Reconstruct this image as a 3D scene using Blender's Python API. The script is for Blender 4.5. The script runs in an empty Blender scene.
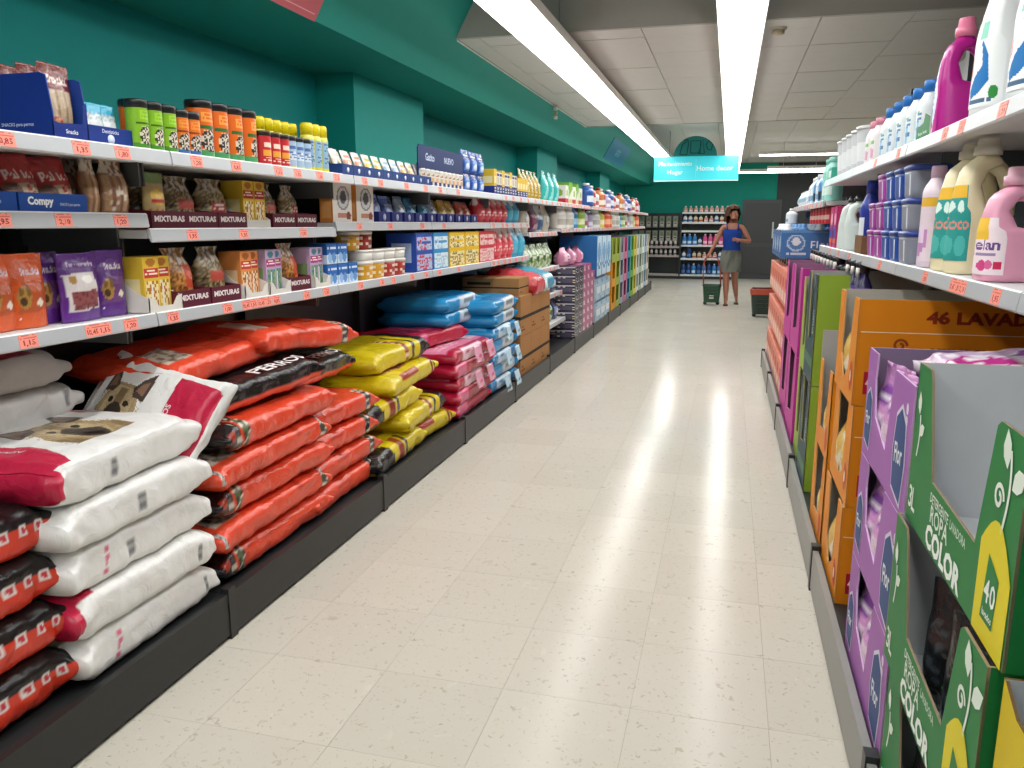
import bpy, bmesh, math, random
import numpy as np
from mathutils import Vector, Matrix, noise as mnoise

# ------------------------------------------------------------------ camera, world, exposure
scene = bpy.context.scene
COL = scene.collection
PI = math.pi
EYE = 1.45
PITCH = math.atan(160 / 800)
YAW = math.atan(218 / 800 * math.cos(PITCH))
cam_data = bpy.data.cameras.new('camera')
cam_data.sensor_fit = 'HORIZONTAL'
cam_data.sensor_width = 36.0
cam_data.lens = 800 / 1024 * 36.0
cam_data.clip_start = 0.05
cam_data.clip_end = 100
cam = bpy.data.objects.new('camera', cam_data)
cam.location = (0, 0, EYE)
cam.rotation_euler = (PI / 2 - PITCH, 0, YAW)
COL.objects.link(cam)
scene.camera = cam
world = bpy.data.worlds.new('world')
scene.world = world
world.use_nodes = True
world.node_tree.nodes['Background'].inputs[0].default_value = (0.75, 0.78, 0.8, 1)
world.node_tree.nodes['Background'].inputs[1].default_value = 0.05
scene.view_settings.view_transform = 'Standard'
scene.view_settings.look = 'None'
scene.view_settings.gamma = 1.0
scene.view_settings.use_curve_mapping = False
scene.view_settings.exposure = 0.0
LAMP_STRENGTH = 10.5
LAMP_COLOUR = (1.0, 0.995, 0.975)
scene.cycles.max_bounces = 8
scene.cycles.diffuse_bounces = 5
scene.cycles.sample_clamp_indirect = 6.0
random.seed(4)

# ------------------------------------------------------------------ colour
_lin = {}
def C(h):
    """hex sRGB string -> linear rgb"""
    if not isinstance(h, str):
        return h
    if h not in _lin:
        v = [int(h[i:i + 2], 16) / 255 for i in (0, 2, 4)]
        _lin[h] = tuple(x / 12.92 if x <= 0.04045 else ((x + 0.055) / 1.055) ** 2.4 for x in v)
    return _lin[h]

# ------------------------------------------------------------------ materials
_mats = {}
def node_mat(name):
    m = bpy.data.materials.new(name)
    m.use_nodes = True
    nt = m.node_tree
    return m, nt, nt.nodes['Principled BSDF']
def finish(name, rough=0.5, spec=0.5, bump=0.0, bscale=30.0, vary=0.06, metal=0.0, trans=0.0, coat=0.0):
    """material whose print colours come from the mesh's own 'Col' attribute"""
    if name in _mats:
        return _mats[name]
    m, nt, b = node_mat(name)
    N = nt.nodes
    a = N.new('ShaderNodeVertexColor'); a.layer_name = 'Col'
    tc = N.new('ShaderNodeTexCoord')
    nz = N.new('ShaderNodeTexNoise'); nz.inputs['Scale'].default_value = 9.0; nz.inputs['Detail'].default_value = 3
    nt.links.new(tc.outputs['Object'], nz.inputs['Vector'])
    mr = N.new('ShaderNodeMapRange'); mr.inputs[3].default_value = 1 - vary; mr.inputs[4].default_value = 1 + vary
    nt.links.new(nz.outputs[0], mr.inputs[0])
    mx = N.new('ShaderNodeVectorMath'); mx.operation = 'SCALE'
    nt.links.new(a.outputs[0], mx.inputs[0]); nt.links.new(mr.outputs[0], mx.inputs['Scale'])
    nt.links.new(mx.outputs[0], b.inputs['Base Color'])
    b.inputs['Roughness'].default_value = rough
    b.inputs['Specular IOR Level'].default_value = spec
    b.inputs['Metallic'].default_value = metal
    b.inputs['Coat Weight'].default_value = coat
    b.inputs['Coat Roughness'].default_value = 0.12
    if trans:
        b.inputs['Transmission Weight'].default_value = trans
    if bump:
        n2 = N.new('ShaderNodeTexNoise'); n2.inputs['Scale'].default_value = bscale; n2.inputs['Detail'].default_value = 4
        n2.inputs['Distortion'].default_value = 0.6
        nt.links.new(tc.outputs['Object'], n2.inputs['Vector'])
        bp = N.new('ShaderNodeBump'); bp.inputs['Strength'].default_value = bump; bp.inputs['Distance'].default_value = 0.02
        nt.links.new(n2.outputs[0], bp.inputs['Height'])
        nt.links.new(bp.outputs[0], b.inputs['Normal'])
    _mats[name] = m
    return m
CARD = finish('printed_card', 0.5, 0.22)
KRAFT = finish('kraft_card', 0.8, 0.2, 0.05, 60)
PLASTIC = finish('moulded_plastic', 0.3, 0.5)
METALP = finish('painted_metal', 0.4, 0.5, vary=0.03)
FILM = finish('packaging_film', 0.24, 0.6, 0.55, 16, vary=0.03)
FILMS = finish('small_packaging_film', 0.24, 0.7, 0.30, 45, vary=0.05)
SACKM = finish('woven_sack_film', 0.28, 0.55, 0.45, 15, vary=0.03)
CLOTH = finish('cloth', 0.9, 0.1, 0.15, 90)
SKIN = finish('skin', 0.55, 0.35, vary=0.04)
PAINT = finish('painted_wall', 0.6, 0.18, 0.03, 30, vary=0.05)
def plain(name, col, rough=0.5, spec=0.5, emit=0.0):
    if name in _mats:
        return _mats[name]
    m, nt, b = node_mat(name)
    b.inputs['Base Color'].default_value = (*C(col), 1)
    b.inputs['Roughness'].default_value = rough
    b.inputs['Specular IOR Level'].default_value = spec
    if emit:
        b.inputs['Emission Color'].default_value = (*C(col), 1)
        b.inputs['Emission Strength'].default_value = emit
    _mats[name] = m
    return m

# ------------------------------------------------------------------ lettering outlines (all strings made at once)
STRINGS = ['4', '0', '3', '46', 'MIXTURAS', 'Compy', 'SNACKS para perros', 'ADULTOS', '46 LAVADOS', 'DETERGENTE', 'LAVADORA', 'ROPA', 'COLOR',
           '3L', '40', 'lavados', 'Denso', 'Floral', 'Home decor', 'Limpieza', 'Hogar', 'Mimosin', 'Snacks', 'Palitos', 'Sticks',
           'SABOR', 'PERROS', 'GATOS', 'Bosque Verde', 'elan', 'Gatito', '1,15', '1,20', '1,00', '1,35', '1,95', '0,85', '2,10', '10,45', '1,80', '0,99',
           'Buey', 'NUEVO', 'Flor', 'Mantenimiento', 'Limon', 'Dentisticks', 'Jabon', 'L', 'Aves', 'Coco', 'Periquitos', 'Soft']
TXT = {}
def _make_text():
    obs = []
    for s in STRINGS:
        cu = bpy.data.curves.new('lettering_outline', 'FONT')
        cu.body = s; cu.size = 1.0; cu.resolution_u = 2; cu.offset = 0.045 if s in ('COLOR', '46 LAVADOS', 'MIXTURAS', 'Compy') else 0.018
        o = bpy.data.objects.new('lettering_outline', cu)
        COL.objects.link(o); obs.append((s, o, cu))
    dg = bpy.context.evaluated_depsgraph_get()
    for s, o, cu in obs:
        me = bpy.data.meshes.new_from_object(o.evaluated_get(dg))
        v = np.array([x.co[:2] for x in me.vertices])
        me.calc_loop_triangles()
        t = np.array([x.vertices[:] for x in me.loop_triangles])
        lo = v.min(0); hi = v.max(0)
        TXT[s] = ((v - lo) / (hi - lo)[1], t, (hi - lo)[0] / (hi - lo)[1])
        bpy.data.meshes.remove(me)
    for s, o, cu in obs:
        bpy.data.objects.remove(o); bpy.data.curves.remove(cu)
_make_text()
_mask = {}
def text_mask(s, rows=10):
    k = (s, rows)
    if k not in _mask:
        v, t, asp = TXT[s]
        cols = max(2, int(rows * asp))
        m = np.zeros((rows, cols), bool)
        xs = (np.arange(cols) + .5) / cols * asp; ys = (np.arange(rows) + .5) / rows
        X, Y = np.meshgrid(xs, ys)
        for a, b, c in t:
            A, B, D = v[a], v[b], v[c]
            d = (B[1] - D[1]) * (A[0] - D[0]) + (D[0] - B[0]) * (A[1] - D[1])
            if abs(d) < 1e-12:
                continue
            w0 = ((B[1] - D[1]) * (X - D[0]) + (D[0] - B[0]) * (Y - D[1])) / d
            w1 = ((D[1] - A[1]) * (X - D[0]) + (A[0] - D[0]) * (Y - D[1])) / d
            m |= (w0 >= 0) & (w1 >= 0) & (w0 + w1 <= 1)
        _mask[k] = m
    return _mask[k]

# ------------------------------------------------------------------ flat print, given as shapes in 0..1 face coordinates
def paint(base, shapes=()):
    base = C(base)
    sh = []
    for q in shapes:
        q = list(q)
        q[-1] = C(q[-1]) if isinstance(q[-1], str) else q[-1]
        if q[0] in ('s', 'w'):
            q[5] = C(q[5]) if isinstance(q[5], str) else q[5]
        sh.append(q)
    def f(u, v):
        col = base
        for q in sh:
            k = q[0]
            if k == 'r':
                if q[1] <= u <= q[3] and q[2] <= v <= q[4]: col = q[5]
            elif k == 'e':
                if ((u - q[1]) / q[3]) ** 2 + ((v - q[2]) / q[4]) ** 2 <= 1: col = q[5]
            elif k == 't':
                if q[2] <= u <= q[4] and q[3] <= v <= q[5]:
                    m = text_mask(q[1])
                    i = min(m.shape[0] - 1, int((v - q[3]) / (q[5] - q[3]) * m.shape[0]))
                    j = min(m.shape[1] - 1, int((u - q[2]) / (q[4] - q[2]) * m.shape[1]))
                    if m[i, j]: col = q[6]
            elif k == 'p':
                pts = q[1]; inside = False
                j = len(pts) - 1
                for i in range(len(pts)):
                    if (pts[i][1] > v) != (pts[j][1] > v) and u < (pts[j][0] - pts[i][0]) * (v - pts[i][1]) / (pts[j][1] - pts[i][1]) + pts[i][0]:
                        inside = not inside
                    j = i
                if inside: col = q[2]
            elif k == 's':            # speckle: ('s',u0,v0,u1,v1,colour,share,cells)
                if q[1] <= u <= q[3] and q[2] <= v <= q[4]:
                    a = int(u * q[7]); b = int(v * q[7] * 1.3)
                    h = math.sin(a * 127.1 + b * 311.7 + q[7] * 3.1) * 43758.5453
                    if h - math.floor(h) < q[6]: col = q[5]
            elif k == 'w':            # lines of small print: ('w',u0,v0,u1,v1,colour,rows,columns)
                if q[1] <= u <= q[3] and q[2] <= v <= q[4]:
                    r = (v - q[2]) / (q[4] - q[2]) * q[6]
                    a = int((u - q[1]) / (q[3] - q[1]) * q[7]); b = int(r)
                    h = math.sin(a * 91.7 + b * 57.3) * 9631.77
                    if r - b > 0.45 and h - math.floor(h) < 0.72: col = q[5]
        return col
    return f

# ------------------------------------------------------------------ mesh making
def make_mesh(name, verts, faces, cols=None, col=None, smooth=False):
    me = bpy.data.meshes.new(name)
    me.from_pydata([tuple(map(float, v)) for v in verts], [], faces)
    me.update()
    if len(verts):
        at = me.color_attributes.new('Col', 'FLOAT_COLOR', 'CORNER')
        n = len(me.loops)
        arr = np.ones((n, 4), np.float32)
        if cols is None:
            arr[:, :3] = C(col or 'c0c0c0')
        else:
            arr[:, :3] = np.asarray(cols, np.float32).reshape(-1, 3)
        at.data.foreach_set('color', arr.ravel())
    if smooth:
        me.polygons.foreach_set('use_smooth', [True] * len(me.polygons))
    return me

def grid_mesh(name, P, f, closed=True, cap0=None, cap1=None, crisp=False, smooth=True):
    """P (n,m,3): n rings; closed around m. f(s,t) -> colour"""
    n, m = P.shape[:2]
    V = [tuple(p) for p in P.reshape(-1, 3)]
    F = []; K = []
    mm = m if closed else m - 1
    dv = m if closed else m - 1
    if not crisp:
        G = [[f(i / (n - 1), j / dv) for j in range(mm + 1)] for i in range(n)]
    for i in range(n - 1):
        for j in range(mm):
            j2 = (j + 1) % m
            F.append((i * m + j, i * m + j2, (i + 1) * m + j2, (i + 1) * m + j))
            if crisp:
                c = f((i + .5) / (n - 1), (j + .5) / dv); K += [c] * 4
            else:
                K += [G[i][j], G[i][j + 1], G[i + 1][j + 1], G[i + 1][j]]
    if cap0 is not None:
        F.append(tuple(range(m - 1, -1, -1))); K += [C(cap0)] * m
    if cap1 is not None:
        F.append(tuple((n - 1) * m + j for j in range(m))); K += [C(cap1)] * m
    return make_mesh(name, V, F, K, smooth=smooth)

def superring(rx, ry, p, m, start=0.0):
    """m points evenly spaced along a superellipse outline, from +x turning towards +y"""
    th = np.linspace(0, 2 * PI, 721)
    c, s = np.cos(th), np.sin(th)
    x = rx * np.sign(c) * np.abs(c) ** (2 / p); y = ry * np.sign(s) * np.abs(s) ** (2 / p)
    d = np.concatenate([[0], np.cumsum(np.hypot(np.diff(x), np.diff(y)))])
    q = (np.arange(m) / m + start) % 1.0 * d[-1]
    return np.interp(q, d, x), np.interp(q, d, y)

def loft(name, secs, m=24, f=None, col='ffffff', cap0=True, cap1=True, crisp=False, sub=1, arc=False):
    """secs: (z, cx, cy, rx, ry, power) upwards.  colour f(s,t) with s the height share, t round from +x towards +y"""
    rows = []
    zs = []
    for a, b in zip(secs[:-1], secs[1:]):
        for k in range(sub):
            w = k / sub
            rows.append([a[i] * (1 - w) + b[i] * w for i in range(6)])
    rows.append(list(secs[-1]))
    P = np.zeros((len(rows), m, 3))
    th = np.arange(m) / m * 2 * PI
    for i, (z, cx, cy, rx, ry, p) in enumerate(rows):
        if arc:
            x, y = superring(rx, ry, p, m)
        else:
            c, s = np.cos(th), np.sin(th)
            x = rx * np.sign(c) * np.abs(c) ** (2 / p); y = ry * np.sign(s) * np.abs(s) ** (2 / p)
        P[i, :, 0] = cx + x; P[i, :, 1] = cy + y; P[i, :, 2] = z
    z0, z1 = rows[0][0], rows[-1][0]
    if f is None:
        cc = C(col); g = lambda s, t: cc
    else:
        zz = [(r[0] - z0) / (z1 - z0 + 1e-9) for r in rows]
        nn = len(rows) - 1
        def g(s, t):
            i = s * nn; k = min(nn - 1, int(i)); w = i - k
            return f(zz[k] * (1 - w) + zz[k + 1] * w, t)
    e0 = g(0, .3) if cap0 else None; e1 = g(1, .3) if cap1 else None
    return grid_mesh(name, P, g, True, e0, e1, crisp)

def lathe(name, prof, m=20, f=None, col='ffffff', crisp=True, sub=1):
    return loft(name, [(z, 0, 0, r, r, 2) for r, z in prof], m, f, col, crisp=crisp, sub=sub)

FACES = 'FBNSTD'
def box_mesh(name, d, w, h, prints=None, base='ffffff', res=None, taper=0.0):
    """box with its base centre at the origin. faces: F +x, B -x, N -y, S +y, T top, D bottom.
    prints[face] = paint function; res[face] = (nu,nv)"""
    prints = prints or {}; res = res or {}
    V = []; idx = {}; F = []; K = []
    def vid(p):
        k = (round(p[0], 5), round(p[1], 5), round(p[2], 5))
        if k not in idx:
            idx[k] = len(V); V.append(p)
        return idx[k]
    hd, hw = d / 2, w / 2
    fr = {'F': ((hd, -hw, 0), (0, w, 0), (0, 0, h)), 'B': ((-hd, hw, 0), (0, -w, 0), (0, 0, h)),
          'N': ((-hd, -hw, 0), (d, 0, 0), (0, 0, h)), 'S': ((hd, hw, 0), (-d, 0, 0), (0, 0, h)),
          'T': ((hd, -hw, h), (0, w, 0), (-d, 0, 0)), 'D': ((-hd, -hw, 0), (0, w, 0), (d, 0, 0))}
    bc = C(base)
    for k in FACES:
        o, u, v = (np.array(x, float) for x in fr[k])
        fn = prints.get(k)
        nu, nv = res.get(k, (1, 1)) if fn else (1, 1)
        for i in range(nu):
            for j in range(nv):
                q = []
                for a, b in ((i, j), (i + 1, j), (i + 1, j + 1), (i, j + 1)):
                    p = o + u * a / nu + v * b / nv
                    q.append(vid(tuple(p)))
                F.append(tuple(q))
                K += [fn((i + .5) / nu, (j + .5) / nv) if fn else bc] * 4
    return make_mesh(name, V, F, K)

def bevel_box(name, d, w, h, col, r=0.01, z0=0.0):
    """box with bevelled edges, base centre at origin"""
    bm = bmesh.new()
    bmesh.ops.create_cube(bm, size=1)
    for v in bm.verts:
        v.co = Vector((v.co.x * d, v.co.y * w, (v.co.z + .5) * h + z0))
    bmesh.ops.bevel(bm, geom=bm.edges[:], offset=min(r, .45 * min(d, w, h)), segments=2, affect='EDGES', profile=.6)
    V = [v.co[:] for v in bm.verts]; F = [[v.index for v in f.verts] for f in bm.faces]
    bm.verts.index_update()
    F = [[v.index for v in f.verts] for f in bm.faces]
    bm.free()
    return make_mesh(name, V, F, col=col, smooth=False)

def panel_mesh(name, poly, t, cout, cin=None, cedge=None):
    """flat sheet cut to a polygon (u,v), outer face towards +z at z=0, thickness t behind"""
    cin = cin or cout; cedge = cedge or cin
    n = len(poly)
    V = [(u, v, 0) for u, v in poly] + [(u, v, -t) for u, v in poly]
    F = [tuple(range(n)), tuple(range(2 * n - 1, n - 1, -1))]
    K = [C(cout)] * n + [C(cin)] * n
    for i in range(n):
        j = (i + 1) % n
        F.append((j, i, n + i, n + j)); K += [C(cedge)] * 4
    return make_mesh(name, V, F, K)

def tube_mesh(name, pts, r, col, m=8, closed=False):
    pts = [Vector(p) for p in pts]
    n = len(pts)
    P = np.zeros((n, m, 3))
    prev = None
    for i, p in enumerate(pts):
        a = pts[(i - 1) % n] if (closed or i > 0) else p
        b = pts[(i + 1) % n] if (closed or i < n - 1) else p
        t = (b - a).normalized()
        if prev is None:
            up = Vector((0, 0, 1)) if abs(t.z) < .9 else Vector((1, 0, 0))
            x = t.cross(up).normalized()
        else:
            x = (prev - t * prev.dot(t)).normalized()
        prev = x
        y = t.cross(x)
        rr = r[i] if isinstance(r, (list, tuple)) else r
        for j in range(m):
            th = 2 * PI * j / m
            P[i, j] = p + (x * math.cos(th) + y * math.sin(th)) * rr
    cc = C(col)
    if closed:
        P = np.concatenate([P, P[:1]], 0)
        return grid_mesh(name, P, lambda s, t: cc)
    return grid_mesh(name, P, lambda s, t: cc, True, col, col)

_lett = {}
def lettering(s, h, col, w=None, align='c', surf=None):
    """the outline of a printed word as a flat mesh, h high (and w wide)"""
    v, t, asp = TXT[s]
    k = (s, h, col, w, align)
    if k not in _lett:
        sx = (w / asp) if w else h
        p = np.zeros((len(v), 3)); p[:, 0] = v[:, 0] * sx; p[:, 1] = v[:, 1] * h
        W = asp * sx
        if align == 'c': p[:, 0] -= W / 2
        p[:, 1] -= h / 2
        _lett[k] = make_mesh('lettering', p, [tuple(map(int, x)) for x in t], col=col)
    return _lett[k]

def frame(o, u, v):
    u = Vector(u).normalized(); v = Vector(v).normalized(); n = u.cross(v)
    M = Matrix((u, v, n)).transposed().to_4x4()
    M.translation = Vector(o)
    return M

# ------------------------------------------------------------------ things and parts
ORD = 'first second third fourth fifth sixth seventh eighth ninth tenth eleventh twelfth thirteenth fourteenth fifteenth sixteenth seventeenth eighteenth nineteenth twentieth'.split()
def new_object(name, mesh, mat, parent=None, M=None, label=None):
    o = bpy.data.objects.new(name, mesh)
    COL.objects.link(o)
    if mesh is not None and mat is not None and not mesh.materials:
        mesh.materials.append(mat)
    if parent is not None:
        o.parent = parent
    if M is not None:
        o.matrix_local = M
    if label:
        o['label'] = label
    return o
def tag(o, label, cat, group=None):
    o['label'] = label; o['category'] = cat
    if group: o['group'] = group
    return o
def structure(name, mesh, mat, label=None, parent=None, M=None):
    o = new_object(name, mesh, mat, parent, M)
    if parent is None:
        o['kind'] = 'structure'
        if label: o['label'] = label
    return o
def thing(name, proto, label, cat, loc, rz=0.0, group=None, rot=None, scale=None):
    """proto: list of (part name, mesh, material, matrix or None, list of sub-parts).  One entry alone makes a one-mesh thing."""
    R = (rot.to_4x4() if rot is not None else Matrix.Rotation(rz, 4, 'Z'))
    M = Matrix.Translation(Vector(loc)) @ R
    if scale:
        M = M @ Matrix.Diagonal((*scale, 1))
    if len(proto) == 1 and not proto[0][4] and proto[0][3] is None:
        o = new_object(name, proto[0][1], proto[0][2], None, M)
    else:
        o = new_object(name, None, None, None, M)
        for pn, me, mt, m, subs in proto:
            p = new_object(pn, me, mt, o, m)
            for q in subs:
                new_object(q[0], q[1], q[2], p, q[3])
    return tag(o, label, cat, group)
def P_(name, mesh, mat, M=None, subs=()):
    return (name, mesh, mat, M, list(subs))
T_ = Matrix.Translation

# ================================================================== the setting
def slab(x0, x1, y0, y1, z0, z1, col, name='slab'):
    V = [(x, y, z) for z in (z0, z1) for y in (y0, y1) for x in (x0, x1)]
    F = [(0, 2, 3, 1), (4, 5, 7, 6), (0, 1, 5, 4), (2, 6, 7, 3), (0, 4, 6, 2), (1, 3, 7, 5)]
    return make_mesh(name, V, F, col=col)

# ---- terrazzo floor
def terrazzo():
    m, nt, b = node_mat('terrazzo')
    N = nt.nodes; L = nt.links
    g = N.new('ShaderNodeNewGeometry')
    oi = N.new('ShaderNodeObjectInfo')
    base = N.new('ShaderNodeMixRGB')
    base.inputs[1].default_value = (*C('d0cbc0'), 1); base.inputs[2].default_value = (*C('c8c2b5'), 1)
    n1 = N.new('ShaderNodeTexNoise'); n1.inputs['Scale'].default_value = 1.3; n1.inputs['Detail'].default_value = 4
    L.new(g.outputs['Position'], n1.inputs['Vector']); L.new(n1.outputs[0], base.inputs[0])
    tone = N.new('ShaderNodeMapRange'); tone.inputs[3].default_value = 0.965; tone.inputs[4].default_value = 1.02
    L.new(oi.outputs['Random'], tone.inputs[0])
    sc = N.new('ShaderNodeVectorMath'); sc.operation = 'SCALE'
    L.new(base.outputs[0], sc.inputs[0]); L.new(tone.outputs[0], sc.inputs['Scale'])
    prev = sc.outputs[0]
    for scale, thr, col in ((38, 0.672, 'a2957d'), (70, 0.69, '86765e'), (21, 0.70, 'b0a48e'), (16, 0.30, 'd6d1c5')):
        n = N.new('ShaderNodeTexNoise'); n.inputs['Scale'].default_value = scale; n.inputs['Detail'].default_value = 2.5; n.inputs['Distortion'].default_value = 0.8
        L.new(g.outputs['Position'], n.inputs['Vector'])
        r = N.new('ShaderNodeMapRange'); r.inputs[1].default_value = thr - .03; r.inputs[2].default_value = thr + .03
        r.inputs[3].default_value = 0; r.inputs[4].default_value = .5
        if thr < .5:
            r.inputs[1].default_value = thr + .04; r.inputs[2].default_value = thr - .06; r.inputs[4].default_value = .5
        L.new(n.outputs[0], r.inputs[0])
        mx = N.new('ShaderNodeMixRGB'); mx.inputs[2].default_value = (*C(col), 1)
        L.new(r.outputs[0], mx.inputs[0]); L.new(prev, mx.inputs[1]); prev = mx.outputs[0]
    L.new(prev, b.inputs['Base Color'])
    b.inputs['Roughness'].default_value = 0.25
    b.inputs['Specular IOR Level'].default_value = 0.07
    n = N.new('ShaderNodeTexNoise'); n.inputs['Scale'].default_value = 3.0; n.inputs['Detail'].default_value = 5
    L.new(g.outputs['Position'], n.inputs['Vector'])
    rr = N.new('ShaderNodeMapRange'); rr.inputs[3].default_value = 0.12; rr.inputs[4].default_value = 0.22
    L.new(n.outputs[0], rr.inputs[0]); L.new(rr.outputs[0], b.inputs['Roughness'])
    return m
TERR = terrazzo()
floor = structure('floor', slab(-3.0, 5.4, -4.2, 23.2, -0.2, -0.0035, 'd8d2c2', 'floor_slab'), TERR, 'pale beige speckled terrazzo floor')
TILE = 0.4033
structure('grout_bed', slab(-1.84, 0.99, 1.0, 19.56, -0.004, -0.0025, 'a69c88', 'grout'), KRAFT, parent=floor)
tile_me = slab(-TILE / 2 + .0005, TILE / 2 - .0005, -TILE / 2 + .0005, TILE / 2 - .0005, -0.003, 0.0, 'd8d2c2', 'floor_tile')
tile_me.materials.append(TERR)
for i in range(7):
    for j in range(46):
        if i == 6 and j < 18:
            continue
        new_object('tile', tile_me, None, floor, T_((-1.833 + TILE * (i + .5), 1.01 + TILE * (j + .5), 0)))

# ---- teal left wall, its pillars and the sloping bulkhead above it
TEAL = '128a86'
wall_left = structure('wall_left', slab(-2.95, -2.85, -4.2, 22.8, 0, 3.7, TEAL, 'wall_left'), PAINT, 'teal painted side wall above the pet food shelves')
for (y0, y1) in ((5.34, 6.66), (10.9, 12.2), (16.4, 17.7)):
    p = structure('pillar', slab(-2.855, -2.56, y0, y1, 0, 2.48, '17968c', 'pillar'), PAINT, 'square teal pillar standing out from the side wall')
def bulkhead():
    prof = [(-2.9, 2.473), (-2.113, 2.473), (-1.46, 3.60), (-1.46, 3.72), (-2.9, 3.72)]
    V = []; F = []
    for y in (-4.2, 22.75):
        V += [(x, y, z) for x, z in prof]
    n = len(prof)
    for i in range(n):
        j = (i + 1) % n
        F.append((i, j, n + j, n + i))
    F += [tuple(range(n - 1, -1, -1)), tuple(range(n, 2 * n))]
    F = [f[::-1] for f in F]
    return make_mesh('bulkhead', V, F, col='268f82')
structure('trim_1', bulkhead(), PAINT, 'teal bulkhead with a sloping face along the left wall')

# ---- back wall, grey wall with door, far right wall, wall behind
structure('wall_back', slab(-2.9, 1.15, 22.7, 22.8, 0, 3.7, '1b9686', 'wall_back'), PAINT, 'teal painted end wall of the aisle')
structure('wall_back_grey', slab(1.15, 5.3, 22.7, 22.8, 0, 3.7, '484a4a', 'wall_back_grey'), PAINT, 'dark grey end wall beside the teal one')
structure('wall_right', slab(5.2, 5.3, -4.2, 22.8, 0, 3.7, 'b9b6ac', 'wall_right'), PAINT)
structure('wall_near', slab(-2.9, 5.3, -4.3, -4.2, 0, 3.7, 'b9b6ac', 'wall_near'), PAINT)
door = structure('door_1', slab(0.30, 1.30, 22.64, 22.70, 0.0, 2.08, '46484a', 'door'), METALP, 'dark grey plain service door in the end wall')
structure('door_panel', slab(0.36, 1.24, 22.63, 22.645, 0.12, 0.85, '3f4143', 'door_panel'), METALP, parent=door)
structure('door_panel', slab(0.36, 1.24, 22.63, 22.645, 0.95, 1.98, '3f4143', 'door_panel'), METALP, parent=door)
structure('handle', slab(1.08, 1.12, 22.59, 22.63, 1.08, 1.50, 'c9cac8', 'handle'), METALP, parent=door)

# ---- ceilings: a lower field of panels hung between two higher stretches
structure('ceiling', slab(-2.0, 5.3, -4.2, 5.80, 3.20, 3.3, 'b6b4ae', 'ceiling_near'), PAINT, 'plain grey raised ceiling over the near part of the aisle')
field = structure('ceiling', slab(-2.1, 5.3, 5.82, 11.30, 2.80, 2.86, '7d776c', 'ceiling_field'), PAINT, 'lower ceiling of pale rectangular panels')
structure('fascia', slab(-2.15, -1.205, 5.76, 5.80, 2.745, 3.22, 'b2b0aa', 'fascia'), PAINT, parent=field)
structure('fascia', slab(-1.20, 5.3, 5.76, 5.80, 2.745, 3.22, 'b2b0aa', 'fascia'), PAINT, parent=field)
structure('fascia', slab(-2.15, 5.3, 11.22, 11.26, 2.745, 3.02, 'b2b0aa', 'fascia'), PAINT, parent=field)
structure('border_rail', slab(-1.985, -1.955, 5.80, 11.22, 2.735, 2.76, 'cfc9bd', 'border_rail'), METALP, parent=field)
for row in range(10):
    y0 = 5.80 if row == 0 else 6.09 + (row - 1) * .57
    y1 = 6.09 + row * .57
    hy = (y1 - y0) / 2
    xs = [-1.955, -1.80, -.65, .50, 1.06, 2.20, 2.785]
    for k in range(len(xs) - 1):
        w = xs[k + 1] - xs[k]
        nm = 'panel_%.3f_%.3f' % (w, hy)
        me = bpy.data.meshes.get(nm)
        if me is None:
            me = slab(-w / 2 + .003, w / 2 - .003, -hy + .003, hy - .003, 0, .02, 'd3d1cb', nm)
            me.materials.append(PAINT)
        new_object('panel', me, None, field, T_(((xs[k] + xs[k + 1]) / 2, y0 + hy, 2.75 + 0.0015 * math.sin(row * 3.1 + k * 1.7))))
structure('filler_strip', slab(2.785, 5.3, 5.80, 11.22, 2.75, 2.77, 'd3d1cb', 'filler'), PAINT, parent=field)
far = structure('ceiling', slab(-2.1, 5.3, 11.22, 22.8, 3.02, 3.7, '9d978c', 'ceiling_far'), PAINT, 'far ceiling of pale panels near the end wall')
cp = slab(-.297, .297, -.597, .597, 0, .02, 'd3d1cb', 'far_panel'); cp.materials.append(PAINT)
for i in range(9):
    for j in range(9):
        new_object('panel', cp, None, far, T_((-1.16 + .6 * i, 11.9 + 1.2 * j, 2.998)))
# smoke detector on the panels and a small cable bracket beside the bulkhead
dp = [P_('base', lathe('detector_base', [(.055, 0), (.055, -.012)], 20, col='d8d2c2'), PLASTIC),
      P_('sensor_dome', lathe('detector_dome', [(.04, -.012), (.042, -.035), (.03, -.045)], 20, col='b9a98c'), PLASTIC)]
thing('smoke_detector', dp, 'small round beige smoke detector on the ceiling panels', 'detector', (0.25, 6.05, 2.75))
br = [P_('plate', slab(-.02, .02, -.05, .05, -.01, 0, 'b9b2a0', 'plate'), METALP)] + \
     [P_('link', slab(-.015, .015, -.03, .03, -.05 - .045 * k, -.02 - .045 * k, '9a8f70' if k % 2 else 'd6d0c0', 'link%d' % k), METALP) for k in range(3)]
thing('ceiling_bracket', br, 'small hanging cable bracket where ceiling panels meet the teal bulkhead', 'bracket', (-1.93, 9.1, 2.735))

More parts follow.
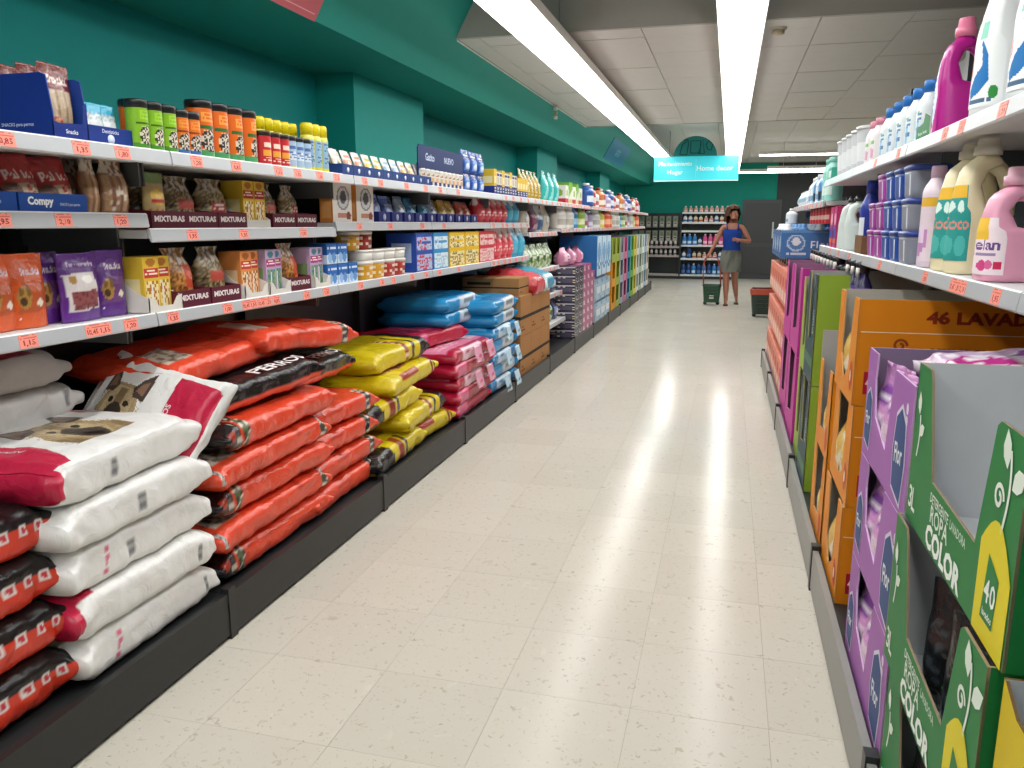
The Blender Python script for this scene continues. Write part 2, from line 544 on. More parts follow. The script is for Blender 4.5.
# ---- strip lights
LAMP = plain('lamp_diffuser', 'ffffff', 0.4, 0.3)
_b = LAMP.node_tree.nodes['Principled BSDF']
_b.inputs['Emission Color'].default_value = (*LAMP_COLOUR, 1)
_b.inputs['Emission Strength'].default_value = LAMP_STRENGTH
def strip_light(label, x, y0, y1, z=2.60, w=0.25, along='y', hang=()):
    L = y1 - y0
    half = L / 2
    def bx(a, b, zz0, zz1, col):
        if along == 'y':
            return slab(-a, a, -b, b, zz0, zz1, col, 'strip')
        return slab(-b, b, -a, a, zz0, zz1, col, 'strip')
    pr = [P_('housing', bx(w / 2 + .012, half + .01, .022, .085, 'd9d6cd'), METALP),
          P_('diffuser', bx(w / 2, half, 0, .022, 'ffffff'), LAMP)]
    for d, top in hang:
        px, py = (0, d) if along == 'y' else (d, 0)
        pr.append(P_('hanger', tube_mesh('hanger', [(px, py, .085), (px, py, top - z)], .006, 'c8c4ba', 6), METALP))
    c = (x, (y0 + y1) / 2, z) if along == 'y' else ((y0 + y1) / 2, x, z)
    return thing('strip_light', pr, label, 'light', c, group='long strip lights under the ceiling')
hg = lambda y0, y1: [(y - (y0 + y1) / 2, 3.2 if y < 5.7 else 2.75 if y < 11.2 else 3.0) for y in (-1, 1.5, 4.5, 6.6, 8.6, 10.6, 13, 16, 19) if y0 < y < y1]
strip_light('long white strip light hanging beside the teal bulkhead', -1.232, -3.4, 20.0, hang=hg(-3.4, 20))
strip_light('long white strip light hanging over the middle of the aisle', 0.005, -3.4, 20.0, hang=hg(-3.4, 20))
strip_light('crosswise strip light beyond the sign, nearest of three', 17.0, 0.50, 3.4, 2.76, .12, 'x', [(-1, 3.0), (1, 3.0)])
strip_light('crosswise strip light beyond the sign, middle of three', 19.2, 0.75, 3.4, 2.62, .12, 'x', [(-1, 3.0), (1, 3.0)])
strip_light('crosswise strip light beyond the sign, farthest of three', 20.8, -1.6, 3.4, 2.66, .2, 'x', [(-1, 3.0), (1, 3.0)])  # lengthened behind the sign, out of view, and widened to brighten the end wall

# ---- shelving units
TAGTEXT = ['1,15', '1,20', '1,00', '1,35', '1,95', '0,85', '2,10', '1,80', '0,99']
_tag = {}
def tag_mesh(k, wide=False):
    key = (k, wide)
    if key not in _tag:
        w, h = (0.105, 0.036) if wide else (0.062, 0.036)
        sh = [('w', .06, .62, .94, .98, 'd9705f', 2, 9)]
        if wide:
            sh += [('t', '10,45', .05, .1, .45, .6, 'a02a22'), ('t', TAGTEXT[k], .56, .1, .94, .6, 'a02a22')]
        else:
            sh += [('t', TAGTEXT[k], .2, .1, .85, .62, 'a02a22')]
        me = box_mesh('price_tag', .0015, w, h, {'F': paint('fb9a8a', sh)}, 'fb9a8a', {'F': (60 if wide else 40, 20)})
        me.materials.append(CARD)
        _tag[key] = me
    return _tag[key]
def rail_mesh(L):
    prof = [(0, -.006), (.012, 0.0), (.017, -.004), (.023, -.042), (.019, -.047), (.014, -.042), (.006, -.012), (0, -.012)]
    V = []; F = []; K = []
    n = len(prof)
    for y in (-L / 2, L / 2):
        V += [(x, y, z) for x, z in prof]
    for i in range(n):
        j = (i + 1) % n
        F.append((i, n + i, n + j, j)); K += [C('eef0f0' if i in (0, 1) else 'b4b8bc' if i == 2 else 'd0d2d4')] * 4
    F += [tuple(range(n)), tuple(range(2 * n - 1, n - 1, -1))]; K += [C('c4c7ca')] * (2 * n)
    return make_mesh('price_rail', V, [f[::-1] for f in F], K)
_bys = {}
def by_size(kind, key, make):
    k = (kind, key)
    if k not in _bys:
        _bys[k] = make()
    return _bys[k]
DARK = '2a2c2d'
def shelf_unit(label, side, y0, y1, shelves, plinth_x, back_x, back_top=1.75, plinth=True, plinth_col='1e2020', shelf_col='d9dada', name='shelf_unit', group=None):
    """side +1: front towards +x. shelves: (front x, top z, [tag y]) ; world coordinates"""
    yc = (y0 + y1) / 2; L = y1 - y0
    root = new_object(name, None, None, None, T_((plinth_x, yc, 0)))
    tag(root, label, 'shelving', group)
    rel = lambda x: (x - plinth_x)
    flip = Matrix.Rotation(0 if side > 0 else PI, 4, 'Z')
    # back
    def bk():
        return slab(min(0, -side * .03), max(0, -side * .03), -L / 2, L / 2, 0.02, back_top, DARK, 'back_panel')
    new_object('back_panel', bk(), METALP, root, T_((rel(back_x), 0, 0)))
    # uprights
    new_object('upright', slab(-.02, .02, -.018, .018, 0, back_top + .02, '3a3c3d', 'upright'), METALP, root, T_((rel(back_x) + side * .02, -L / 2 + .018, 0)))
    new_object('upright', slab(-.02, .02, -.018, .018, 0, back_top + .02, '3a3c3d', 'upright'), METALP, root, T_((rel(back_x) + side * .02, L / 2 - .018, 0)))
    depth = abs(plinth_x - back_x)
    if plinth:
        a, b = sorted((0, -side * .022))
        pl = new_object('plinth', slab(a, b, -L / 2 + .004, L / 2 - .004, 0.015, .172, plinth_col, 'plinth'), METALP, root)
        a, b = sorted((side * .004, -side * .03))
        new_object('joint_cover', slab(a, b, -.02, .02, 0.0, .19, '232525', 'joint_cover'), METALP, pl, T_((0, L / 2 - .021, 0)))
        a, b = sorted((-side * .022, -side * depth))
        new_object('base_deck', slab(a, b, -L / 2 + .002, L / 2 - .002, .12, .15, DARK, 'base_deck'), METALP, root)
    for fx, zt, tags in shelves:
        bd = abs(fx - back_x) - .02
        a, b = sorted((0, -side * bd))
        sh = new_object('shelf', slab(a, b, -L / 2 + .003, L / 2 - .003, -.034, -.006, shelf_col, 'shelf'), METALP, root, T_((rel(fx) - side * .02, 0, zt)))
        new_object('price_rail', by_size('rail', round(L, 3), lambda: rail_mesh(L - .008)), PLASTIC, sh, T_((-side * 0.0, 0, 0)) @ flip)
        for bo in (-1, 1):
            a, b = sorted((-side * .1, -side * bd))
            new_object('bracket', slab(a, b, -.004, .004, -.11, -.034, '55585a', 'bracket'), METALP, sh, T_((0, bo * (L / 2 - .01), 0)))
        for t in tags:
            wide = t < 0
            ty = abs(t)
            if not (y0 + .04 < ty < y1 - .04):
                continue
            k = int(ty * 137) % len(TAGTEXT)
            tilt = Matrix.Rotation(math.atan(.007 / .046), 4, 'Y')
            Mt = flip @ T_((.0232, 0, -.042)) @ Matrix.Rotation(-math.atan(.007 / .046), 4, 'Y')
            new_object('price_tag', tag_mesh(k, wide), None, sh, T_((0, ty - yc, 0)) @ Mt)
    return root

MOD = 1.33
J0 = 0.98
rt = random.Random(5)
def rnd_tags(y0, y1, step=.2):
    out = []; y = y0 + .1
    while y < y1:
        out.append(y); y += step * rt.uniform(.6, 1.5)
    return out
NUM = ['nearest', 'second', 'third', 'fourth', 'fifth', 'sixth', 'seventh', 'eighth', 'ninth', 'tenth', 'eleventh', 'twelfth', 'thirteenth']
top_tags = [1.68, 1.93, 2.09, 2.27, 2.44, 2.67, 2.96, 3.11, 3.30, 3.46, 3.76, 3.95, 4.3, 4.6, 4.85, 5.2]
third_tags = [1.78, -2.04, 2.18, 2.39, 2.71, -2.86, -2.97, 3.06, 3.32, 3.51, 3.89, 4.16, 4.32, 4.61, 4.85, 5.1, 5.5]
mid_tags = [1.74, 1.95, 2.18, 2.53, 2.85, 3.32, 3.90, 4.3, 4.8, 5.2]
for k in range(13):
    y0 = J0 + MOD * k; y1 = y0 + MOD
    if k == 0:
        mid = 1.485
    elif k == 1:
        mid = 1.436
    else:
        mid = 1.462
    if k < 4:
        tt, mt, th = top_tags, mid_tags, third_tags
    else:
        tt, mt, th = rnd_tags(y0, y1), rnd_tags(y0, y1), rnd_tags(y0, y1)
    sh = [(-1.76, 1.682, tt)]
    if k <= 4:
        sh += [(-1.865, mid, mt), (-1.865, 1.155, th)]
    elif k == 5:
        sh += [(-1.865, 1.37, mt), (-1.84, 1.0, th), (-1.80, 0.72, rnd_tags(y0, y1)), (-1.76, .42, [])]
    else:
        sh += [(-1.82, 1.40, mt)]
    shelf_unit('black and pale grey pet aisle shelf unit along the teal wall, %s from the camera' % NUM[k], 1, y0, y1, sh, -1.642, -2.42, 1.70,
               group='shelf units along the teal wall')
JR = -0.74
rtop = [2.18, 2.53, 2.71, 3.4, 3.9]
rmid = [2.07, 2.35, -2.42, 2.78, -3.22, 3.58, 4.47, 4.9, 5.3]
for k in range(7):
    y0 = JR + MOD * k; y1 = y0 + MOD
    if k < 5:
        sh = [(.60, 1.735, rtop), (.60, 1.31, rmid)]
    else:
        sh = [(.60, 1.61, rnd_tags(y0, y1))]
    shelf_unit('grey detergent shelf unit opposite the pet food, %s counted from the camera end' % NUM[k], -1, y0, y1, sh, .385, 1.12, 1.80 if k >= 5 else 2.28, plinth_col='8d8d89',
               group='shelf units with detergents')

# ================================================================== sacks, pouches, trays, bottles
def smooth01(x):
    x = max(0.0, min(1.0, x)); return x * x * (3 - 2 * x)
class Sack:
    """a filled plastic sack lying flat: length along y, width along x (+x is the side turned to the aisle), thickness z.
    print coordinates: s 0..1 along the length, t round the girth (0 middle of the aisle side, .25 top, .5 back, .75 underside)"""
    def __init__(self, name, L, W, T, f, seed=0, ns=44, nt=72, crinkle=.006, end=.16, bend=0.0, puff=.0, power=4.2, sag=0.0, blunt=.42):
        rnd = random.Random(seed)
        off = Vector((rnd.uniform(0, 50), rnd.uniform(0, 50), rnd.uniform(0, 50)))
        P = np.zeros((ns + 1, nt, 3))
        for i in range(ns + 1):
            s = i / ns
            # denser rings near the ends
            s = s - .085 * math.sin(2 * PI * s)
            e = min(s, 1 - s) * L
            k = smooth01(e / end) ** .55
            k1 = smooth01((e - .012) / .035)
            rz = T / 2 * (blunt + (1 - blunt) * (.62 * k1 + .38 * k)) * (1 + puff * math.sin(PI * s))
            k = min(k1, k)
            rx = W / 2 * (1 - .05 * k + .015 * (1 - k))
            p = 2.3 + (power - 2.3) * max(k, .75 if blunt > .3 else 0)
            x, z = superring(rx, rz, p, nt)
            y = (s - .5) * L
            P[i, :, 0] = x; P[i, :, 1] = y; P[i, :, 2] = z
            P[i, :, 2] += bend * (2 * s - 1) ** 2 - sag * smooth01((abs(2 * s - 1) - .4) / .6) * 1.0
        Q = P.copy()
        for i in range(ns + 1):
            s = i / ns
            e = min(s, 1 - s) * L
            amp = crinkle * (1 + 1.6 * math.exp(-e / (.10)))
            for j in range(nt):
                v = Vector(P[i, j])
                w = Vector((v.x * 5, v.y * 11, v.z * 9)) + off
                n1 = mnoise.noise(w); n2 = mnoise.noise(w * 2.7)
                d = Vector((P[i, j, 0] / (W / 2), 0, P[i, j, 2] / (T / 2)))
                if d.length > 0: d.normalize()
                v = v + d * amp * (n1 * 1.3 + n2 * .7) + Vector((0, amp * .8 * n2, 0))
                Q[i, j] = v
        zmin = np.percentile(Q[:, :, 2], 2)
        Q[:, :, 2] -= zmin
        self.P = Q; self.ns = ns; self.nt = nt; self.L = L
        self.mesh = grid_mesh(name, Q, f, True, f(0, .3), f(1, .3))
        self.T = T
    def at(self, s, t, lift=.002):
        a = max(0, min(self.ns - 1e-6, s * self.ns)); b = (t % 1.0) * self.nt
        i = int(a); j = int(b); wi = a - i; wj = b - j
        p = self.P
        j %= self.nt
        g = lambda i, j: Vector(p[min(i, self.ns), j % self.nt])
        q = (g(i, j) * (1 - wi) + g(i + 1, j) * wi) * (1 - wj) + (g(i, j + 1) * (1 - wi) + g(i + 1, j + 1) * wi) * wj
        n = (g(i + 1, j) - g(i, j)).cross(g(i, j + 1) - g(i, j))
        if n.length > 0: n.normalize()
        c = Vector((0, q.y, q.z * 0 + self.T / 2))
        if n.dot(q - c) < 0: n = -n
        return q + n * lift
    def patch(self, name, part, s0, s1, t0, t1, n, m, f, mat):
        """fine printed area lying on the sack, cut to a rectangle of print coordinates"""
        P = np.zeros((n + 1, m + 1, 3))
        for i in range(n + 1):
            for j in range(m + 1):
                P[i, j] = self.at(s0 + (s1 - s0) * i / n, t0 + (t1 - t0) * j / m, .0022)
        g = lambda a, b: f(s0 + (s1 - s0) * a, t0 + (t1 - t0) * b)
        return P_(part, grid_mesh(name, P, g, False, crisp=True), mat)
    def word(self, text, s0, t0, ds, dt, col, name='lettering', across=False):
        """a printed word following the surface; ds along the sack, dt along the girth (across: letters run round the girth)"""
        v, tr, asp = TXT[text]
        pts = []
        for x, y in v:
            a, b = x / asp, y
            if across:
                pts.append(self.at(s0 + b * ds, t0 + a * dt, .004)[:])
            else:
                pts.append(self.at(s0 + a * ds, t0 + b * dt, .004)[:])
        return P_(name, make_mesh('lettering', pts, [tuple(map(int, q)) for q in tr], col=col), CARD)

def pouch_mesh(name, w, h, t, f, nu=14, nv=20, seed=0, crinkle=.003, gather=0.0, bottom=.75, lean=0.0):
    """an upright bag: base centre at origin, front +x, width along y, sealed flat at the top"""
    rnd = random.Random(seed)
    off = Vector((rnd.uniform(0, 50), rnd.uniform(0, 50), 0))
    V = []; F = []; K = []
    idx = {}
    for side in (1, -1):
        for i in range(nu + 1):
            for j in range(nv + 1):
                u = i / nu; v = j / nv
                g = bottom + (1.05 - bottom) * smooth01(v / .3) if v < .3 else 1.05 * (1 - smooth01((v - .45) / .5)) ** .7 if v > .45 else 1.05
                th = t / 2 * (1 - abs(2 * u - 1) ** 3.0) ** .8 * g + .0012
                nar = 1 - gather * smooth01((v - .6) / .3) * (1 - .5 * smooth01((v - .9) / .1))
                y = (u - .5) * w * nar * (1 - .03 * math.sin(PI * min(1, v * 1.4)))
                n = mnoise.noise(Vector((y * 28, v * h * 28, side * 3.3)) + off) * crinkle * (1.5 if v > .75 else 1)
                x = side * (th + (n if 0 < i < nu else 0)) + lean * v
                if i in (0, nu) and side == -1:
                    idx[(side, i, j)] = idx[(1, i, j)]; continue
                if i in (0, nu): x = lean * v
                idx[(side, i, j)] = len(V)
                V.append((x, y, v * h + (n * .6 if v > .9 else 0)))
    for side in (1, -1):
        for i in range(nu):
            for j in range(nv):
                q = [(i, j), (i + 1, j), (i + 1, j + 1), (i, j + 1)]
                if side < 0: q = q[::-1]
                F.append(tuple(idx[(side, a, b)] for a, b in q))
                for a, b in q:
                    K.append(f((a / nu if side > 0 else 1 - a / nu), b / nv))
    for i in range(nu):
        F.append((idx[(1, i, 0)], idx[(-1, i, 0)], idx[(-1, i + 1, 0)], idx[(1, i + 1, 0)])[:4] if i not in (0, nu - 1) else
                 tuple(dict.fromkeys((idx[(1, i, 0)], idx[(-1, i, 0)], idx[(-1, i + 1, 0)], idx[(1, i + 1, 0)]))))
        K += [f(.5, 0)] * len(F[-1])
    for i in range(nu):
        q = tuple(dict.fromkeys((idx[(1, i, nv)], idx[(1, i + 1, nv)], idx[(-1, i + 1, nv)], idx[(-1, i, nv)])))
        F.append(q); K += [f(.5, 1)] * len(q)
    return make_mesh(name, V, F, K, smooth=True)

def tray_mesh(name, d, w, hf, hb, col, inner=None, t=.004, notch=0.0):
    """open card tray, front +x, front height hf and back height hb (sloping sides); base centre at origin"""
    inner = inner or col
    a, b = d / 2, w / 2
    o = [(a, -b), (a, b), (-a, b), (-a, -b)]
    n = [(a - t, -b + t), (a - t, b - t), (-a + t, b - t), (-a + t, -b + t)]
    H = [hf, hf, hb, hb]
    V = [(x, y, 0) for x, y in o] + [(x, y, H[i]) for i, (x, y) in enumerate(o)] + [(x, y, H[i]) for i, (x, y) in enumerate(n)] + [(x, y, t) for x, y in n]
    F = [(3, 2, 1, 0)]; K = [C(col)] * 4
    for i in range(4):
        j = (i + 1) % 4
        F.append((i, j, 4 + j, 4 + i)); K += [C(col)] * 4
        F.append((4 + i, 4 + j, 8 + j, 8 + i)); K += [C(inner)] * 4
        F.append((8 + i, 8 + j, 12 + j, 12 + i)); K += [C(inner)] * 4
    F.append((12, 13, 14, 15)); K += [C(inner)] * 4
    return make_mesh(name, V, F, K)

# ------------------------------------------------------------------ sacks on the left base deck
DECK = 0.152
def dog_print(cs, ct, k, flip=1):
    """a tan shepherd dog's head seen from the front; along the girth the head points to higher t"""
    a = .11 * k; b = .10 * k * flip
    q = lambda ds, dt: (cs + ds * a, ct + dt * b)
    return [('p', [q(-.9, -.9), q(-.95, -.1), q(-.75, .5), q(-.45, .85), q(.45, .85), q(.75, .5), q(.95, -.1), q(.9, -.9)], 'a58f6a'),
            ('p', [q(-.7, -.2), q(-.55, .75), q(.55, .75), q(.7, -.2), q(.3, -.85), q(-.3, -.85)], 'c9b48d'),
            ('s', cs - a, ct - .9 * abs(b), cs + a, ct + .9 * abs(b), 'b7a078', .25, 160),
            ('p', [q(-.9, -.9), q(-.95, -.3), q(-.7, -.45), q(-.55, -.9)], '8a7450'), ('p', [q(.9, -.9), q(.95, -.3), q(.7, -.45), q(.55, -.9)], '8a7450'),
            ('p', [q(-1.0, .45), q(-1.02, 1.0), q(-.95, 1.5), q(-.6, 1.15), q(-.35, .75), q(-.5, .5)], '4b4038'), ('p', [q(-.9, .6), q(-.9, 1.2), q(-.6, .95), q(-.5, .7)], '8a6a55'),
            ('p', [q(1.0, .45), q(1.02, 1.0), q(.95, 1.5), q(.6, 1.15), q(.35, .75), q(.5, .5)], '4b4038'), ('p', [q(.9, .6), q(.9, 1.2), q(.6, .95), q(.5, .7)], '8a6a55'),
            ('p', [q(-.14, -.1), q(-.2, .7), q(.2, .7), q(.14, -.1)], '8f7a58'),
            ('e', cs, ct - .35 * b, .42 * a, abs(.55 * b), '4e463d'), ('e', cs, ct - .55 * b, .22 * a, abs(.22 * b), '1c1a1a'),
            ('e', cs - .38 * a, ct + .22 * b, .13 * a, abs(.1 * b), '2a2119'), ('e', cs + .38 * a, ct + .22 * b, .13 * a, abs(.1 * b), '2a2119')]
WHITE = 'e9e9e7'; CRIM = 'c21f45'
def wrapt(f):
    return lambda s, t: f(s, t if t < .62 else t - 1.0)
def white_print(near_red=True, dog=True, codes=(.42,), pink=(.85,)):
    sh = []
    if near_red:
        sh += [('p', [(-.1, .06), (.24, .06), (.30, .16), (.26, .44), (-.1, .44)], CRIM), ('p', [(-.01, -.02), (.07, -.02), (.10, .08), (-.01, .08)], CRIM)]
    if dog:
        sh += dog_print(.52, .235, 1.25, 1)
        sh += [('r', .76, .30, .80, .42, CRIM), ('r', .82, .22, .835, .40, 'a9375a'), ('r', .85, .26, .86, .38, '555560')]
    for c in codes:
        sh += [('r', c - .017, -.022, c + .017, .024, 'a3a5a7')] + [('r', c - .017, -.018 + .01 * k, c + .017, -.013 + .01 * k, '75787a') for k in range(4)]
    for c in pink:
        sh += [('r', c + .004 * k, -.03 + .018 * k, c + .02 + .004 * k, -.018 + .018 * k, 'dd6f92') for k in range(4)]
    return wrapt(paint(WHITE, sh))
ws = [Sack('white_sack_%d' % i, 0.61, .50, .142, white_print(i in (1, 4), i in (4,), ((.42,), (.50,), (.44,), (.80,), (.86,))[4 - i], ((), (), (.3,), (), (.3,))[4 - i]), 10 + i, 80, 140, .005, .10, power=5.5, blunt=.6) for i in range(5)]
wl = ['bottom white dog food sack of the pile of five', 'second white dog food sack from the bottom of the pile', 'middle white dog food sack in the pile of five',
      'fourth white dog food sack, just under the one with the dog picture', 'top white dog food sack with red end and shepherd dog picture']
wy = [1.965, 1.955, 1.96, 1.95, 1.935]
for i in range(5):
    sk = ws[i]
    pr = [P_('bag', sk.mesh, SACKM)]
    if i == 4:
        pr.append(sk.patch('dog_panel_top', 'printed_panel', .02, .92, .045, .46, 190, 120, white_print(True, True, (), ()), SACKM))
        pr.append(sk.word('ADULTOS', .245, .19, -.022, .14, 'f0e6e8', across=True))
    thing('dog_food_sack', pr, wl[i], 'pet food', (-1.93 + (.0, .012, -.006, .01, -.005)[i], wy[i], DECK + i * .133), 0, 'white dog food sacks',
          rot=Matrix.Rotation((.01, -.012, .008, -.01, .02)[i], 4, 'Z') @ Matrix.Rotation(.02 if i > 2 else .01, 4, 'X'))
# a white sack leaning up against the orange pile and one lying behind
lean_f = wrapt(paint(WHITE, [('p', [(.62, .10), (.95, .08), (.97, .44), (.60, .44)], CRIM), ('p', [(.62, -.02), (.93, -.02), (.95, .12), (.62, .12)], CRIM),
                            *dog_print(.36, .255, 1.15, 1), ('r', .12, .3, .16, .45, CRIM)]))
sl = Sack('white_sack_leaning', .52, .44, .10, lean_f, 31, 66, 120, .006, .12)
thing('dog_food_sack', [P_('bag', sl.mesh, SACKM), sl.patch('dog_panel_lean', 'printed_panel', .03, .98, .04, .46, 170, 110, lean_f, SACKM), sl.word('ADULTOS', .64, .18, -.03, .15, 'f0e6e8', across=True)],
      'white dog food sack tipped over the pile towards the orange sacks, red corner hanging', 'pet food', (-1.93, 2.33, .74), 0, 'white dog food sacks',
      rot=Matrix.Rotation(.95, 4, 'X') @ Matrix.Rotation(-PI / 2 - .22, 4, 'Z'))
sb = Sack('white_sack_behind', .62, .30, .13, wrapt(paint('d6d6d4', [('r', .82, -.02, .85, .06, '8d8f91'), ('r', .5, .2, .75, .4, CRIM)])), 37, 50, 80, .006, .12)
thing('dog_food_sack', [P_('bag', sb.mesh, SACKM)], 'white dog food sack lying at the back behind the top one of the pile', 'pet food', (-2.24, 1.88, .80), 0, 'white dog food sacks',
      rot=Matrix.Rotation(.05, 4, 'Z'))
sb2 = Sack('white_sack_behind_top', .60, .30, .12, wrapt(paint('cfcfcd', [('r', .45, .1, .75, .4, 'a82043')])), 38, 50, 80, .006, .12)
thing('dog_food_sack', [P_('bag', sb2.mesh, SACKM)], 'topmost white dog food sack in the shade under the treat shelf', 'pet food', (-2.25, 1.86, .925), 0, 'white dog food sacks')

# red and black sacks nearest the camera
def redblack(seed):
    sh = [('r', -.2, .02, 1.2, .46, '141314'), ('r', -.2, -.16, 1.2, .02, 'd93a22'), ('r', .3, .2, .62, .4, '8a4a2a'), ('s', .3, .2, .62, .4, '6b3a22', .4, 60)]
    for k in range(9):
        c = .12 + .095 * k
        sh += [('r', c - .026, -.002, c + .022, .028, 'e4dedb'), ('e', c, .013, .016, .01, 'c72a3c')]
    return wrapt(paint('d93a22', sh))
rb = [Sack('red_black_sack_%d' % i, .62, .46, .155, redblack(i), 50 + i, 90, 170, .006, .07, blunt=.55) for i in range(2)]
for i in range(4):
    sk = rb[i % 2]
    thing('dog_food_sack', [P_('bag', sk.mesh, SACKM)],
          'red and black dog food sack beside the white pile, %s' % ('lowest of four', 'second from the bottom', 'third from the bottom', 'topmost of four')[i], 'pet food',
          (-1.945 - .01 * i, 1.355 + .008 * (i % 2), DECK + .137 * i), 0, 'red and black dog food sacks', rot=Matrix.Rotation(-.02 + .012 * i, 4, 'Z'))

# orange sacks
OR = 'e0492b'
def orange_print(kind):
    sh = []
    if kind == 0:      # black rounded near end, picture belts, plain orange
        sh += [('r', -.1, -.4, .135, .7, '171516'), ('r', .05, .0, .1, .04, 'a8321c'), ('r', .145, -.11, .185, .16, '2d2a26'), ('w', .145, -.11, .185, .16, 'c9c2b2', 7, 2),
               ('r', .205, -.11, .255, .16, '5d6b4a'), ('w', .205, -.11, .255, .16, 'd8d2c4', 8, 3), ('s', .205, -.11, .255, .16, '20201c', .3, 55),
               ('r', .14, .18, .36, .40, '8a5a3a'), ('s', .14, .18, .36, .40, '5d3b25', .45, 70), ('r', .36, .2, .6, .36, '1b191a')]
    elif kind == 1:    # orange with a silver label on the near end and white patch on top
        sh += [('r', .02, -.02, .07, .07, 'b9b7b2'), ('w', .02, -.02, .07, .07, '66625e', 4, 3), ('r', .12, .08, .3, .22, 'cfc4b4'), ('s', .12, .08, .3, .22, '8b7d6b', .4, 50),
               ('r', .86, -.1, .93, .12, '4a4d3c'), ('w', .86, -.1, .93, .12, 'd8d2c4', 8, 3), ('r', .62, .02, .66, .1, 'c73b20')]
    elif kind == 2:    # black nose with white writing
        sh += [('p', [(.18, -.02), (.34, .16), (.40, .34), (.45, .5), (1.1, .5), (1.1, -.4), (.1, -.4), (.1, -.1)], '161415'), ('r', -.1, -.06, .97, -.015, OR), ('r', .2, .2, .38, .36, '8a5a3a'), ('s', .2, .2, .38, .36, '5d3b25', .4, 60)]
    else:
        sh += [('r', .75, -.08, .82, .12, '3d3a34'), ('w', .75, -.08, .82, .12, 'd8d2c4', 6, 3), ('r', .1, .1, .25, .3, 'd8cdbd'), ('r', .4, .02, .5, .1, 'c73b20')]
    return wrapt(paint(OR, sh))
op = [Sack('orange_sack_%d' % k, (.84, .84, .80, .72)[k], .46, .118, orange_print(k), 70 + k, 60, 96, .007, .10) for k in range(4)]
def orange(k, label, x, y, z, rz=0, rx=0, ry=0, word=None):
    pr = [P_('bag', op[k].mesh, FILM)]
    if k == 2:
        pr.append(op[2].word('PERROS', .50, .07, .32, .065, 'f1eeee'))
    thing('dog_food_sack', pr, label, 'pet food', (x, y, z), 0, 'orange dog food sacks',
          rot=Matrix.Rotation(rz, 4, 'Z') @ Matrix.Rotation(rx, 4, 'X') @ Matrix.Rotation(ry, 4, 'Y'))
lay = [('lowest', 0, 2.74, 0), ('second', 1, 2.72, .02), ('third', 0, 2.76, -.015), ('fourth', 1, 2.73, .02), ('fifth', 0, 2.82, .01)]
for i, (nm, k, y, rz) in enumerate(lay):
    orange(k, 'orange dog food sack with %s, %s layer up of the near pile' % ('black end' if k == 0 else 'silver label', nm), -1.92 + .01 * (i % 2), y, DECK + .116 * i, rz)
for i in range(4):
    orange(3, 'short orange dog food sack end against the yellow sacks, %s layer up' % ('lowest', 'second', 'third', 'fourth')[i], -1.93 - .01 * i, 3.36 + .03 * (i % 2), DECK + .116 * i, .03 - .02 * i)
orange(2, 'orange dog food sack with black nose and white writing, tilted on top of the pile', -1.97, 2.80, .742, -.10, .05, -.02)
orange(2, 'black-nosed orange dog food sack at the back beside the yellow sacks, high up', -2.06, 3.40, .70, .12, -.04, 0)
orange(1, 'orange dog food sack with white patch lying high under the treat shelf, nearest on top', -2.10, 2.76, .868, .05, .02, .05)
orange(3, 'topmost orange dog food sack drooping towards the yellow sacks', -2.03, 3.28, .885, -.10, -.07, .03)
# yellow sacks
YE = 'd9c317'
def yellow_print(kind):
    if kind == 0:
        sh = [('r', .52, -.12, .57, .25, '8f2f1e'), ('w', .52, -.12, .57, .25, 'e8c79c', 9, 2), ('r', .62, -.12, .66, .25, '2b2a20'), ('r', .70, -.4, 1.1, .6, '141313'), ('r', .70, -.14, .73, .3, YE)]
    elif kind == 1:
        sh = [('e', .45, .24, .22, .13, '9b5a3d'), ('s', .25, .12, .66, .36, 'c89a72', .35, 40), ('r', .86, -.1, .92, .12, '5a4a2a'), ('r', .80, -.1, .84, .12, '8f2f1e'), ('r', .3, .02, .55, .06, 'a83a22')]
    else:
        sh = [('p', [(-.1, -.4), (.42, -.4), (.38, .0), (.30, .2), (-.1, .45)], '151414'), ('r', -.1, -.13, .5, -.06, YE), ('r', .46, -.1, .5, .12, '8f2f1e'), ('r', .53, -.1, .56, .12, '3a3320')]
    return wrapt(paint(YE, sh))
yp = [Sack('yellow_sack_%d' % k, .74, .46, .13, yellow_print(k), 90 + k, 56, 88, .007, .11) for k in range(3)]
def yellow(k, label, x, y, z, rz=0, rx=0):
    pr = [P_('bag', yp[k].mesh, FILM)]
    if k == 2:
        pr.append(yp[2].word('PERROS', .05, .10, .24, .08, 'f1eeee'))
    thing('dog_food_sack', pr, label, 'pet food', (x, y, z), 0, 'yellow dog food sacks', rot=Matrix.Rotation(rz, 4, 'Z') @ Matrix.Rotation(rx, 4, 'X'))
yellow(2, 'yellow dog food sack with black nose, lowest beside the orange pile', -1.91, 3.98, DECK, .03)
yellow(1, 'yellow dog food sack, lowest at the red packs end of the pile', -1.93, 4.50, DECK, -.03)
yellow(0, 'yellow dog food sack second up, black end towards the red packs', -1.93, 4.42, DECK + .118, .05)
yellow(2, 'black-nosed yellow dog food sack resting on the second layer beside the orange sacks', -1.95, 3.98, DECK + .24, -.03, .04)
yellow(1, 'yellow dog food sack with round food picture on its top', -1.95, 4.30, DECK + .355, .04, .03)
yellow(0, 'topmost yellow dog food sack with red label and shiny black end', -2.02, 4.30, DECK + .48, -.05, .03)
